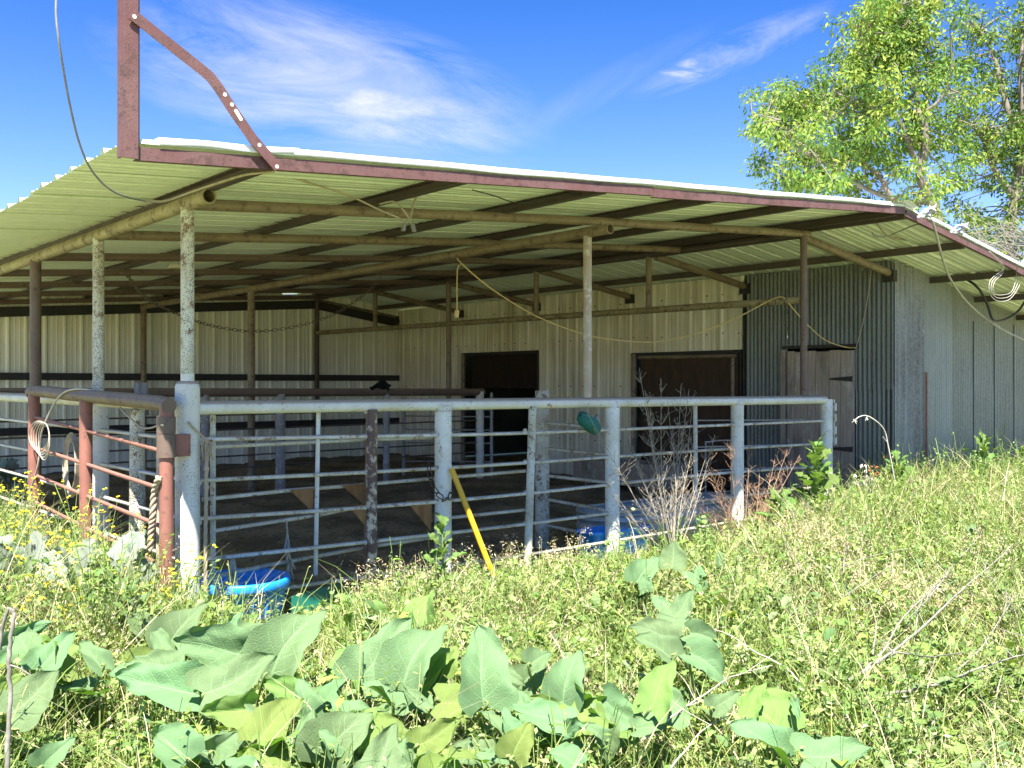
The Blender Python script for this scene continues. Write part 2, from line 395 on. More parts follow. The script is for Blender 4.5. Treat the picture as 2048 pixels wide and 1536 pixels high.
# ------------------------------------------------------------------ ground
Xr, Xw, Xm, S = 7.49, 9.555, 3.886, 2.33
YB = 11.65
def roofL(x): return 3.094 + .0755 * x                   # underside of the sheet, left slope
def roofR(x): return roofL(Xr) - .140 * (x - Xr)         # right slope
def roofz(x): return roofL(x) if x < Xr else roofR(x)
g = MB()
nx = 80
xs = [-400, -120, -40] + [-8 + i * .5 for i in range(60)] + [40, 120, 500]
ys = [-120, -30] + [-9 + i * .5 for i in range(50)] + [40, 120, 900]
gv = [(x, y, -.02 + (.03 * math.sin(x * 1.7 + y) * math.cos(y * 1.3 - x * .4) if abs(x) < 25 and abs(y) < 20 else 0)) for y in ys for x in xs]
g.add(gv, [(j * len(xs) + i, j * len(xs) + i + 1, (j + 1) * len(xs) + i + 1, (j + 1) * len(xs) + i) for j in range(len(ys) - 1) for i in range(len(xs) - 1)], True)
structure('ground', g, 'soil')
g = MB(); nxf, nyf = 150, 170
from mathutils import noise as mnoise
def floor_h(x, y):
    e = min(1, max(0, (x - .0) / .4), 1) * min(1, max(0, (y + .1) / .5))
    return .035 + e * (.05 * mnoise.noise((x * .8, y * .8, 0)) + .04 * mnoise.noise((x * 3, y * 3, 4)) + .022 * mnoise.noise((x * 9, y * 9, 8)) + .013 * y)
fv = [(-.05 + 9.65 * i / (nxf - 1), -.1 + 11.8 * j / (nyf - 1)) for j in range(nyf) for i in range(nxf)]
g.add([(x, y, floor_h(x, y)) for x, y in fv], [(j * nxf + i, j * nxf + i + 1, (j + 1) * nxf + i + 1, (j + 1) * nxf + i) for j in range(nyf - 1) for i in range(nxf - 1)], True)
structure('dirt_floor', g, 'dirt')

# ------------------------------------------------------------------ the barn
barn = thing('open_barn', 'long open-fronted livestock barn of welded pipe with a low gable sheet-metal roof', 'barn')
def rib_profile(wd, kind):
    """points (s, h) over the width of one sheet"""
    p = []
    if kind == 'r':
        n = max(1, round(wd / .305)); q = wd / n
        for i in range(n):
            a = i * q
            p += [(a, 0), (a + .012, 0), (a + .032, .030), (a + .062, .030), (a + .082, 0)]
            for k in (1, 2):
                c = a + .082 + (q - .082) * k / 3
                p += [(c - .014, 0), (c - .007, .006), (c + .007, .006), (c + .014, 0)]
        p.append((wd, 0))
    elif kind == 'corr':
        n = max(8, int(wd / .068 * 8)); p = [(wd * i / n, .0105 * math.sin(2 * math.pi * (wd * i / n) / .068)) for i in range(n + 1)]
    elif kind == 'fine':
        n = int(wd / .052)
        for i in range(n):
            a = wd * i / n; p += [(a, 0), (a + .006, .006), (a + .012, .006), (a + .018, 0)]
        p.append((wd, .002))
    elif kind == 'crimp':
        n = max(1, round(wd / .19)); q = wd / n
        for i in range(n):
            for k in range(8): p.append((i * q + q * k / 8, .034 * math.sin(2 * math.pi * k / 8) + .006 * math.sin(5 * k + i)))
        p.append((wd, 0))
    return p
def sheet(prof, o, ds, dn, lo, hi, smooth=False, lift=0):
    """corrugated sheet: runs along ds with relief dn, each point swept from lo(s) to hi(s), which are points offsets"""
    m = MB(); o, ds, dn = Vector(o), Vector(ds), Vector(dn); vs = []
    for s_, h in prof:
        b = o + ds * s_ + dn * (h + lift); vs += [b + Vector(lo(s_)), b + Vector(hi(s_))]
    n = len(prof)
    return m.add(vs, [(2 * i, 2 * i + 2, 2 * i + 3, 2 * i + 1) for i in range(n - 1)], smooth)
# roof: 14 panels on each slope, ribs run down the slope
Y0 = -1.258; PW = .915; npan = 15
for k in range(npan):
    y = Y0 + k * PW
    wd = min(PW + .02, 12.35 - y)
    e = random.uniform(-.02, .02)
    part('roof_panel', sheet(rib_profile(wd, 'r'), (0, y, 0), (0, 1, 0), (0, 0, 1), lambda s_: (-.86 + e, 0, roofL(-.86 + e) - .012 * math.sin(y * .7) - .01), lambda s_: (Xr + .03, 0, roofL(Xr + .03)), lift=.003 * (k % 2)), 'roof_sheet', barn)
for k in range(npan):
    y = Y0 + k * PW
    wd = min(PW + .02, 12.35 - y)
    part('roof_panel', sheet(rib_profile(wd, 'r'), (0, y, 0), (0, 1, 0), (0, 0, 1), lambda s_: (Xr - .02, 0, roofR(Xr - .02) - .004), lambda s_: (14.4, 0, roofR(14.4)), lift=.003 * (k % 2)), 'roof_sheet', barn)
cap = MB()
cap.add([(Xr - .22, -1.31, roofL(Xr - .22) + .036), (Xr, -1.31, roofL(Xr) + .06), (Xr + .24, -1.31, roofR(Xr + .24) + .036), (Xr - .22, 12.3, roofL(Xr - .22) + .036), (Xr, 12.3, roofL(Xr) + .06), (Xr + .24, 12.3, roofR(Xr + .24) + .036)], [(0, 1, 4, 3), (1, 2, 5, 4)])
part('ridge_cap', cap, 'trim', barn)
# front fascia channel and rake trim
def channel(a, b, hgt, dep, th, m, name, up=(0, 0, 1), back=(0, 1, 0), lab=None):
    a, b, u, k = Vector(a), Vector(b), Vector(up), Vector(back)
    q = MB()
    for lo, hi, d0, d1 in ((0, hgt, 0, th), (0, th, th, dep), (hgt - th, hgt, th, dep)):
        vs = [p + u * z + k * d for p in (a, b) for z in (lo, hi) for d in (d0, d1)]
        q.add(vs, [(0, 1, 3, 2), (4, 6, 7, 5), (0, 4, 5, 1), (2, 3, 7, 6), (0, 2, 6, 4), (1, 5, 7, 3)])
    return part(name, q, m, barn, lab)
YF = -1.25
xa, xb, xc = -.80, 3.4, Xr + .02
for x0, x1 in ((xa, xb), (xb + .006, xc)):
    channel((x0, YF, roofL(x0) - .092), (x1, YF, roofL(x1) - .078), .072, .04, .006, 'primer', 'fascia_channel')
channel((xc + .03, YF, roofR(xc + .03) - .094), (10.35, YF, roofR(10.35) - .080), .072, .04, .006, 'primer', 'fascia_channel')
channel((10.36, YF, roofR(10.36) - .094), (14.3, YF, roofR(14.3) - .080), .072, .04, .006, 'primer', 'fascia_channel')
def rake(x0, x1, fn, bend=0):
    q = MB(); n = 26; vs = []
    for i in range(n + 1):
        x = x0 + (x1 - x0) * i / n; z = fn(x); wv = .004 * math.sin(x * 2.3) + .0025 * math.sin(x * 6.1) + bend * (math.sin(i / n * math.pi * 1.5) ** 2)
        vs += [(x, YF + .06, z + .040), (x, YF - .010, z + .041 + wv * .4), (x, YF - .016, z + .010 + wv), (x, YF - .013, z + .002 + wv)]
    q.add(vs, [(4 * i + k, 4 * i + 4 + k, 4 * i + 5 + k, 4 * i + 1 + k) for i in range(n) for k in range(3)])
    part('rake_trim', q, 'trim', barn)
rake(-.68, .18, roofL, .014); rake(.14, 3.2, roofL); rake(3.18, 5.6, roofL); rake(5.58, Xr - .3, roofL)
rake(Xr + .5, 11.2, roofR); rake(11.18, 14.4, roofR)
# purlins along the barn
pur = [(.0, 3), (1.47, 0), (2.86, 0), (4.27, 0), (5.71, 0)]
for x, _ in pur:
    channel((x + .04, YF + .05, roofL(x) - .081), (x + .04, 12.2, roofL(x) - .081), .078, .06, .006, 'dark_steel', 'purlin', back=(-1, 0, 0))
for x in (Xr - .06, Xr + .10):
    channel((x, YF + .05, roofz(x) - .10), (x, 12.2, roofz(x) - .10), .085, .06, .006, 'dark_steel', 'purlin', back=(-1 if x < Xr else 1, 0, 0))
q = MB().bar((9.0, YF + .05, roofR(9.0) - .062), (9.0, 12.2, roofR(9.0) - .062), .06, .085); part('purlin', q, 'dark_steel', barn)
for x in (10.58, 11.95, 13.4):
    part('purlin', MB().bar((x, YF + .05, roofR(x) - .058), (x, .10, roofR(x) - .058), .075, .085), 'dark_steel', barn)
    part('purlin', MB().bar((x, .13, roofR(x) - .058), (x, 12.2, roofR(x) - .058), .075, .085), 'dark_steel', barn)
# beams, rafters
def zb(x): return 2.975 + .0755 * x
eave = MB().tube([(0, -.36, zb(0)), (0, 11.6, zb(0) - .03)], .052, 14, hollow=True); part('eave_beam', eave, 'mossy_pipe', barn, 'greenish weathered eave pipe, open at its end')
mid = MB().tube([(Xm, -.30, 3.165), (Xm, 6.9, 3.15), (Xm, 11.7, 3.15)], .05, 14, hollow=True); part('middle_beam', mid, 'frame_pipe', barn)
part('ridge_beam', MB().tube([(Xr, .05, 3.50), (Xr, 7, 3.50), (Xr, 11.6, 3.53)], .045, 12), 'dark_steel', barn)
part('header_beam', MB().tube([(Xr, .03, 2.727), (Xr, 4.73, 2.755), (Xr, 11.6, 2.79)], .045, 12), 'mossy_pipe', barn)
YR = [0, 1.86, 3.72, 5.58, 7.44, 9.3, 11.3]
for i, y in enumerate(YR):
    part('rafter', MB().tube([(.05, y + .012, zb(.05)), (3.9, y + .012, zb(3.9) + .008), (Xr + .12, y + .012, zb(Xr) - .02)], .042, 12, hollow=True), 'frame_pipe' if i < 2 else 'brown_pipe', barn)
for i in range(6):
    y = i * S + (.03 if i == 0 else 0)
    part('rafter', MB().tube([(Xr + .03, y, 3.475), (Xw + .0, y, 3.19)], .05, 12), 'frame_pipe', barn)
    part('wall_bracket', MB().box((Xw - .012, y, 3.155), (.10, .16, .15)), 'black_steel', barn)
# posts
def post(x, y, z0, z1, r, m, label=None, n=14): return part('post', MB().tube([(x, y, z0), (x, y, z1)], r, n), m, barn, label)
post(0, 0, 1.80, zb(0) - .03, .046, 'speckled_pipe', 'upper corner post with flaking cream paint over rust')
post(0, 1.86, 1.60, zb(0) - .03, .046, 'speckled_pipe'); post(0, 3.72, 0, zb(0) - .03, .052, 'brown_pipe')
post(0, 5.6, 0, zb(0) - .03, .05, 'brown_pipe'); post(0, 8.4, 0, zb(0) - .03, .05, 'brown_pipe')
post(Xm, 0, 1.60, 3.13, .041, 'tan_pipe', 'middle front post, tan with worn paint')
post(Xr, 0, 1.60, 3.49, .041, 'brown_pipe')
post(Xm, 7.1, 0, 3.12, .055, 'frame_pipe'); post(Xm, 11.5, 0, 3.12, .05, 'frame_pipe')
post(Xr, 11.55, 0, 3.5, .05, 'dark_steel'); post(Xr, 7.0, 0, 3.48, .045, 'frame_pipe')
for y in (2.43, 4.74, 9.33): part('king_post', MB().tube([(Xr, y, 2.75), (Xr, y, 3.47)], .042, 12), 'frame_pipe', barn)
# back gable wall: ribbed white panels + dark girts
for k in range(13):
    x = .05 + k * .914 - .914 * 2
    if x > Xw - .05: break
    wd = min(.945, Xw - x + .02)
    part('wall_panel', sheet(rib_profile(wd, 'r'), (x, YB, 0), (1, 0, 0), (0, -1, 0), lambda s_: (0, 0, .02), lambda s_: (0, 0, roofz(x + s_) - (-.02 if abs(x + s_ - 7.3) > .55 else .05)), lift=.003 * (k % 2)), 'back_sheet', barn)
def girt(x0, x1, z0, z1, hgt): part('girt', MB().bar((x0, YB - .07, z0), (x1, YB - .07, z1), .05, hgt), 'black_steel', barn)
girt(-1.8, Xr, 2.70, 3.38, .17); girt(Xr + .01, Xw - .01, 3.37, 3.07, .17); girt(-1.8, Xw - .01, 1.86, 1.86, .125); girt(-1.8, Xw - .01, .92, .92, .13)
# dividing wall (ribbed, white) with two doorways; stands along the barn, in front of the closed rooms
D1 = (6.963, 9.287, 2.36); D2 = (2.394, 4.623, 2.25)
def wallseg(y0, y1, zb_, kind, m, nm='wall_panel', lift=0, zt=None):
    part(nm, sheet(rib_profile(y1 - y0, kind), (Xw, y0, 0), (0, 1, 0), (-1, 0, 0), lambda s_: (0, 0, zb_), lambda s_: (0, 0, zt if zt else roofR(Xw) - .012), smooth=(kind == 'corr'), lift=lift), m, barn)
cuts = [2.348]
y = D2[1]
def run(y0, y1, zb_, kind, m, wdt):
    n = max(1, round((y1 - y0) / wdt))
    for i in range(n): wallseg(y0 + (y1 - y0) * i / n - (.03 if i else 0), y0 + (y1 - y0) * (i + 1) / n, zb_, kind, m, lift=.004 * (i % 2))
run(D1[1], YB - .02, .06, 'r', 'wall_sheet', .914); run(D1[0], D1[1], D1[2], 'r', 'wall_sheet', .8); run(D2[1], D1[0], .06, 'r', 'wall_sheet', .8); run(2.36, D2[1], D2[2], 'r', 'wall_sheet', .8)
scr = MB()
for zz in (3.09, 2.50, 1.69, .75):
    yy = 2.45
    while yy < 11.5:
        if not ((D1[0] < yy < D1[1] and zz < D1[2]) or (D2[0] < yy < D2[1] and zz < D2[2])): scr.box((Xw - .008, yy, zz + random.uniform(-.01, .01)), (.014, .02, .02))
        yy += .305
part('screws', scr, 'screw', barn, stuff=True)
# corrugated galvanised stretch with the plank door
WD = (.527, 1.608, 2.23)
run(WD[1], 2.33, .05, 'corr', 'galv_dark', .72)
wallseg(WD[0], WD[1], WD[2] + .04, 'corr', 'galv_dark'); wallseg(-.02, WD[0], .05, 'corr', 'galv_dark', zt=1.72, lift=.0); wallseg(-.02, WD[0], 1.66, 'corr', 'galv_dark', lift=.012)
part('corner_strip', MB().box((Xw - .02, 2.345, 1.66), (.05, .022, 3.2)), 'black_steel', barn)
# front wall of the closed room
def fseg(x0, x1, z0, kind, m, y=0.0, zt=None, lift=0, nm='wall_panel'):
    part(nm, sheet(rib_profile(x1 - x0, kind), (x0, y, 0), (1, 0, 0), (0, -1, 0), lambda s_: (0, 0, z0), lambda s_: (0, 0, (zt if zt else roofR(x0 + s_) - .012)), smooth=(kind in ('corr', 'crimp')), lift=lift), m, barn)
fseg(Xw + .001, 10.34, .03, 'crimp', 'galv_streaked', lift=.03)
part('corner_trim', MB().box((10.37, -.055, .96), (.035, .02, 1.86)), 'rust_pipe', barn, 'rusty strip where the two kinds of sheet meet')
fseg(10.38, 11.20, .03, 'fine', 'galv_light', lift=.012)
xx = 11.19
while xx < 14.2:
    fseg(xx, xx + .70, 1.68, 'fine', 'galv', lift=.004); fseg(xx, xx + .70, .03, 'fine', 'galv', zt=1.72, lift=.010)
    part('seam_strip', MB().box((xx + .69, -.022, 1.35), (.018, .012, 2.6)), 'galv_light', barn)
    xx += .69
part('corner_post', MB().box((Xw + .05, .06, 1.6), (.09, .09, 3.1)), 'black_steel', barn)  # unseen post added behind the corner gap to stop light leaking through
for yy in (1.0, 2.33, 4.7, 6.9, 8.2, 9.4, 10.4, 11.55):
    zt_ = 3.2
    if yy in (1.0, 8.2): part('stud', MB().box((Xw + .06, yy, 2.78), (.04, .12, .8)), 'black_steel', barn)
    else: part('stud', MB().box((Xw + .06, yy, 1.6), (.04, .12, 3.15)), 'black_steel', barn)
room = MB()
room.box((14.25, 5.8, 1.35), (.03, 11.6, 2.6)); room.box((11.9, YB, 1.4), (4.6, .03, 2.7))
part('far_wall', room, 'galv_dark', barn)
part('room_floor', MB().box((11.9, 5.8, .01), (4.6, 11.6, .02)), 'dirt', barn)
# doorways
def doorframe(y0, y1, zt, m='frame_pipe'):
    fr = MB().tube([(Xw - .03, y1 - .06, 0.03), (Xw - .03, y1 - .06, zt - .02)], .045, 10); part('door_post', fr, m, barn)
    part('lintel', MB().box((Xw - .005, (y0 + y1) / 2, zt - .03), (.06, y1 - y0, .05)), 'black_steel', barn)
    part('jamb', MB().box((Xw - .002, y0 + .015, zt / 2), (.05, .03, zt - .06)), 'black_steel', barn)
    part('jamb', MB().box((Xw - .002, y1 - .012, zt / 2), (.05, .024, zt - .06)), 'black_steel', barn)
doorframe(*D1); doorframe(*D2)
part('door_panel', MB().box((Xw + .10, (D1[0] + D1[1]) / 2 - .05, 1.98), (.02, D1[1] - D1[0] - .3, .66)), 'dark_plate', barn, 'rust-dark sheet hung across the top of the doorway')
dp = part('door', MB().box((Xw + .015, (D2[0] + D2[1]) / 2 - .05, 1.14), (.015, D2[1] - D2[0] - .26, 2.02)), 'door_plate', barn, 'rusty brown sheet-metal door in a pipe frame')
fr = MB().tube([(Xw - .01, D2[1] - .15, 2.17), (Xw - .01, D2[0] + .1, 2.155)], .032, 10, hollow=True).tube([(Xw - .01, D2[0] + .17, 2.13), (Xw - .01, D2[0] + .17, .12)], .032, 10)
part('door_frame', fr, 'frame_pipe', dp)
# plank door
wdoor = bpy.data.objects.new('plank_door', None); COL.objects.link(wdoor); wdoor.location = (Xw - .03, WD[0], .06); wdoor.parent = barn
wdoor['label'] = 'weathered grey plank door with black strap hinges'
yy = WD[0] + .01; pw = [.20, .17, .22, .13, .21, .12]
for i, p_ in enumerate(pw):
    o = link('plank', MB().box((0, p_ / 2 - .003, 1.07), (.028, p_ - .006, 2.12 + random.uniform(-.02, .02))).mesh('plank'), 'wood', wdoor, loc=(random.uniform(-.004, .004), yy - WD[0], 0)); yy += p_
bpy.context.view_layer.update()
for zz in (1.74, .78):
    h = MB().add([(-.022, .02, zz - .038), (-.022, .02, zz + .038), (-.022, .36, zz + .012), (-.022, .36, zz - .012), (-.034, .02, zz - .038), (-.034, .02, zz + .038), (-.034, .36, zz + .012), (-.034, .36, zz - .012)], [(4, 7, 6, 5), (0, 1, 2, 3), (0, 4, 5, 1), (1, 5, 6, 2), (2, 6, 7, 3), (3, 7, 4, 0)])
    link('strap_hinge', h.mesh('strap_hinge'), 'black_steel', wdoor, loc=(0, 0, 0))
part('door_header', MB().box((Xw - .03, (WD[0] + WD[1]) / 2, WD[2] + .025), (.05, WD[1] - WD[0] + .1, .045)), 'black_steel', barn)
part('door_post', MB().box((Xw - .028, WD[1] + .045, 1.12), (.05, .075, 2.2)), 'wood', barn)
# corner mast with its bent brace
mast = MB(); mx, my = -.845, YF - .02
z0, z1 = roofL(mx) - .085, 4.75
mast.box((mx + .012, my + .006, (z0 + z1) / 2), (.082, .012, z1 - z0)).box((mx - .0345, my + .036, (z0 + z1) / 2), (.010, .048, z1 - z0)).box((mx + .0585, my + .036, (z0 + z1) / 2), (.010, .048, z1 - z0))
part('mast', mast, 'primer', barn, 'red-brown steel channel rising above the front left roof corner')
bpts = [PY(262, 28, my - .012), PY(330, 82, my - .012), PY(392, 131, my - .012), PY(421, 155, my - .012), PY(438, 178, my - .012), PY(466, 222, my - .012), PY(505, 278, my - .012), PY(556, 336, my - .012)]
def flat_bar(pts, wd, th, nrm, slots=()):
    q = MB(); P = [Vector(p) for p in pts]; nrm = Vector(nrm)
    rows = []
    for i, p in enumerate(P):
        d = (P[min(i + 1, len(P) - 1)] - P[max(0, i - 1)]).normalized(); sd_ = d.cross(nrm).normalized()
        rows.append([p + sd_ * (wd * t) + nrm * h for h in (0, th) for t in (-.5, .5)])
    vs = [x for r_ in rows for x in r_]
    for i in range(len(P) - 1):
        a, b = 4 * i, 4 * i + 4
        q.f += [(a, b, b + 1, a + 1), (a + 2, a + 3, b + 3, b + 2), (a, a + 2, b + 2, b), (a + 1, b + 1, b + 3, a + 3)]; q.sm += [False] * 4
    q.v = [tuple(x) for x in vs]; q.f += [(0, 1, 3, 2), (len(vs) - 4, len(vs) - 2, len(vs) - 1, len(vs) - 3)]; q.sm += [False] * 2
    return q
br = part('brace', flat_bar(bpts, .062, .008, (0, -1, 0)), 'primer', barn, 'bent flat bar bracing the mast, punched with holes')
hol = MB()
for (u, v, l_) in ((269, 33, 0), (450, 189, 0), (464, 209, 0), (477, 230, .05), (519, 290, 0), (554, 333, 0)):
    c = PY(u, v, my - .0215); d = Vector((.56, 0, -.83)) if u > 300 else Vector((.75, 0, -.66))
    hol = MB(); n_ = Vector((-d.z, 0, d.x))
    ring = [(.012 * math.cos(a * math.pi / 6), .012 * math.sin(a * math.pi / 6)) for a in range(12)]
    hol.add([c + d * (x + (l_ / 2 if x > 0 else -l_ / 2)) + n_ * y for x, y in ring], [tuple(range(12))])
    part('bolt_hole', hol, 'husk', br)

# ------------------------------------------------------------------ front fence
fence = thing('front_fence', 'pale painted pipe fence across the open front of the barn', 'fence')
def fp(name, pts, r, m, parent=None, n=12, label=None, hollow=False): return part(name, MB().tube(pts, r, n, hollow=hollow), m, parent or fence, label)
cp = MB().tube([(0, 0, 0), (0, 0, 1.70)], .084, 24, caps=False)
for i in range(5):
    a0, a1 = i / 5 * math.pi / 2, (i + 1) / 5 * math.pi / 2
    cp.tube([(0, 0, 1.70 + .05 * math.sin(a0)), (0, 0, 1.70 + .05 * math.sin(a1))], [.046 + .038 * math.cos(a0), .046 + .038 * math.cos(a1)], 24, caps=False)
cp.tube([(0, 0, 1.75), (0, 0, 1.80)], .046, 20)
cp.tube([(0, 0, 1.565), (0, 0, 1.575)], .0855, 24)
part('corner_post', cp, 'white_pipe', fence, 'thick pale corner post with a domed top')
fp('top_rail', [(.06, 0, 1.565), (3, 0, 1.557), (5.6, 0, 1.548), (7.93, 0, 1.540)], .049, 'white_pipe', n=16)
for i, (zs) in enumerate([(1.345, 1.318, 1.292, 1.290, 1.285), (1.055, 1.040, 1.022, 1.028, 1.014), (.790, .765, .746, .766, .738), (.507, .490, .477, .492, .492), (.228, .215, .204, .215, .232)]):
    px_ = (.08, 1.475, 3.1, 5.6, 7.93)
    fp('rail', curve([(x, -.005 + .006 * math.sin(x * 3 + i), z + .004 * math.sin(x * 2 + i)) for x, z in zip(px_, zs)], 5), .0155, 'rail_pipe' if i in (0, 2, 3) else 'worn_pipe')
for x, r in ((2.19, .071), (4.225, .071), (6.205, .071), (7.98, .071)):
    p_ = MB().tube([(x, .0, 0), (x, .0, 1.545)], r, 20)
    part('post', p_, 'white_pipe', fence)
fp('slim_post', [(1.475, -.02, 0), (1.477, -.02, 1.53)], .045, 'peeling_pipe', label='slim post, rust brown with flaking cream paint')
fp('slim_post', [(3.10, -.03, 0), (3.165, -.03, 1.53)], .037, 'worn_pipe', label='slim leaning post with worn pale paint')
fp('divider_post', [(4.17, .95, .03), (4.17, .95, 1.66)], .075, 'worn_pipe', label='blunt-topped post just behind the front fence', n=18)
for zz0, zz1 in ((1.326, 1.300), (1.062, 1.040), (.782, .771), (.539, .498), (.27, .232), (-.0 + .03, .02)):
    fp('divider_rail', [(4.17, .90, zz0), (4.22, .05, zz1)], .017, 'worn_pipe')
wl = MB()
for x, r_w in ((0, .084), (1.475, .045), (2.19, .071), (3.13, .037), (4.225, .071), (6.205, .071), (7.98, .071)):
    for zc in (1.318, 1.038, .762, .488, .216):
        zc += (1.4 - x) * .004
        for sg in (-1, 1):
            if 0 < x + sg * r_w < 7.95: wl.tube([(x + sg * (r_w - .006), -.004, zc), (x + sg * (r_w + .003), -.004, zc), (x + sg * (r_w + .011), -.004, zc)], [.025, .022, .0165], 9)
for x, r_w in ((2.19, .071), (4.225, .071), (6.205, .071), (1.475, .045)): wl.tube([(x, 0, 1.498), (x, 0, 1.512)], [r_w * 1.03, r_w * 1.06], 16)
part('welds', wl, 'rail_pipe', fence, stuff=True)
hs_ = MB().box((8.06, -.03, 1.26), (.02, .06, .56))
for zz in (1.45, 1.32, 1.17, 1.04): hs_.box((8.06, -.065, zz), (.035, .03, .09))
part('hinge_strip', hs_, 'worn_pipe', fence)
# gussets: right triangles welded into the rails
def gusset(pts, name='gusset', parent=fence):
    a = [Vector(p) for p in pts]; th = Vector((0, .008, 0))
    return part(name, MB().add(a + [p + th for p in a], [(0, 2, 1), (3, 4, 5), (0, 1, 4, 3), (1, 2, 5, 4), (2, 0, 3, 5)]), 'rust_plate', parent)
gusset([PY(697, 1013, -.01), PY(733, 1009, -.01), PY(735, 1056, -.01)])
gusset([PY(813, 1002, -.01), PY(864, 999, -.01), PY(862, 1062, -.01)])
# gate swung flat behind the front fence
gate2 = thing('folded_gate', 'narrow pipe gate with rusty gussets folded flat behind the front fence', 'gate')
gy = .13
for (pl, m) in (([(420, 894), (733, 879), (864, 875)], 'worn_pipe'), ([(405, 999), (576, 981), (682, 973), (856, 958)], 'worn_pipe'), ([(425, 1062), (631, 1031), (697, 1018), (860, 1003)], 'worn_pipe'), ([(430, 1152), (560, 1126), (735, 1094), (860, 1076)], 'worn_pipe'), ([(860, 958), (917, 953), (1050, 942)], 'worn_pipe'), ([(862, 1040), (903, 1035), (1048, 1020)], 'worn_pipe')):
    fp('rail', [PY(u, v, gy) for u, v in pl], .0155, m, gate2)
fp('upright', [PY(631, 1150, gy - .03), PY(637, 822, gy - .03)], .017, 'white_pipe', gate2)
part('upright', MB().bar(PY(731, 1170, gy - .02), PY(738, 822, gy - .02), .035, .03, (0, 1, 0)), 'rust_pipe', gate2)
fp('upright', [PY(426, 1170, gy), PY(426, 830, gy)], .02, 'worn_pipe', gate2)
gusset([PY(580, 980, gy - .04), PY(627, 976, gy - .04), PY(626, 1024, gy - .04)], parent=gate2)
gusset([PY(684, 971, gy - .04), PY(731, 967, gy - .04), PY(731, 1012, gy - .04)], parent=gate2)
# thin round-cornered gate at the right end
gate3 = thing('wire_gate', 'thin steel-rod gate standing behind the right end of the front fence', 'gate')
fp('upright', [(6.05, .45, .10), (6.0, .42, 1.50)], .024, 'white_pipe', gate3)
for k, zz in enumerate((1.32, 1.02, .75, .5, .25)):
    fp('rail', [(6.06, .45, zz), (7.85, .24, zz - .03)], .009, 'gray_pipe', gate3, 8)
fp('hoop', curve([(6.35, .55, .2), (6.35, .55, .98), (6.40, .55, 1.06), (6.85, .55, 1.06), (6.92, .55, .98), (6.92, .55, .3)], 4), .009, 'gray_pipe', gate3, 8)

# ------------------------------------------------------------------ side fence (left edge of the barn)
side = thing('side_fence', 'white pipe fence running back along the left side of the barn', 'fence')
fp('top_rail', [(0, .06, 1.585), (0, 11, 1.60)], .048, 'white_pipe', side, 14)
for zz in (1.345, 1.066, .795, .5, .22): fp('rail', [(0, .07, zz), (0, 11, zz + .02)], .0155, 'white_pipe', side, 8)
fp('post', [(0, 1.86, 0), (0, 1.86, 1.56)], .082, 'white_pipe', side, 20)
for yy in (3.5, 5.6, 8.4): fp('post', [(.0, yy + .25, 0), (0, yy + .25, 1.56)], .06, 'gray_pipe', side, 14)
fp('wood_post', [(0.0, .96, 0), (.0, .96, 1.535)], [.066, .055], 'speckled_pipe', side, 14, 'slimmer post, cream paint flaking, under the rusty gate rail')
fp('wood_post', [(.02, .50, 0), (.02, .50, 1.50)], [.05, .045], 'tan_pipe', side, 12)
# tall wooden stub seen above the rail
stub = MB().box((.05, 1.02, 1.66), (.085, .07, .16)).box((.022, 1.02, 1.55), (.03, .06, .12)).box((.085, 1.02, 1.55), (.03, .06, .12))
part('notched_stub', stub, 'old_timber', side)

# ------------------------------------------------------------------ rusty gate, hung beside the corner post
rg = thing('rusty_gate', 'red-brown rusty pipe gate standing open at the left front corner', 'gate')
GX = -.19
def gp(u, v): return PX(u, v, GX)
fp('top_rail', curve([(GX, -.16, 1.585), (GX, .02, 1.60), (GX, .6, 1.615), (GX, 1.6, 1.635), (GX, 3.02, 1.665), (GX, 3.10, 1.63)], 5), .052, 'brown_pipe', rg, 14)
fp('hinge_post', [(GX, -.11, .0), (GX, -.11, 1.60)], .046, 'rust_pipe', rg, 16)
part('hinge_collar', MB().tube([(GX, -.11, 1.24), (GX, -.11, 1.395)], .062, 16).tube([(GX, -.11, 1.40), (GX, -.11, 1.51)], .060, 16), 'brown_pipe', rg)
part('hinge_plate', MB().box((-.10, -.075, 1.315), (.15, .075, .15)), 'rust_pipe', rg)
fp('upright', [(GX, 1.57, .1), (GX, 1.57, 1.60)], .050, 'rust_pipe', rg, 14)
fp('upright', [(GX, 3.05, .1), (GX, 3.05, 1.64)], .050, 'rust_pipe', rg, 14)
for a, b in (((-.07, 1.275), (3.03, 1.43)), ((-.07, 1.018), (3.03, 1.152)), ((-.07, .765), (3.03, .90)), ((-.07, .50), (3.03, .655)), ((-.07, .25), (3.03, .40))):
    fp('rail', [(GX, a[0], a[1]), (GX, b[0], b[1])], .0155, 'rust_pipe', rg, 10)

# ------------------------------------------------------------------ pen fence inside the barn
pen = thing('pen_fence', 'dusty brown pipe pen fence inside the barn, before the back wall', 'fence')
PYY = 6.75
fp('top_rail', [(.1, PYY, 1.625), (4, PYY, 1.605), (8.05, PYY, 1.59)], .062, 'brown_pipe', pen, 14)
for (x, r, m) in ((4.18, .076, 'gray_pipe'), (3.02, .06, 'gray_pipe'), (6.05, .055, 'gray_pipe'), (1.6, .06, 'gray_pipe')):
    fp('post', [(x, PYY, .08), (x, PYY, 1.58)], r, m, pen, 14)
fp('end_post', [(7.98, PYY, .0), (7.98, PYY, 1.60)], .07, 'white_pipe', pen, 14, 'pale end post beside the black doorway')
for zz in (1.29, 1.08, .86, .70, .53): fp('rail', [(.1, PYY, zz - .03), (4, PYY, zz), (7.95, PYY, zz + .02)], .012, 'dark_steel', pen, 8)
q = MB()
gate4 = thing('pen_gate', 'narrow dull steel gate near the far doorway', 'gate')
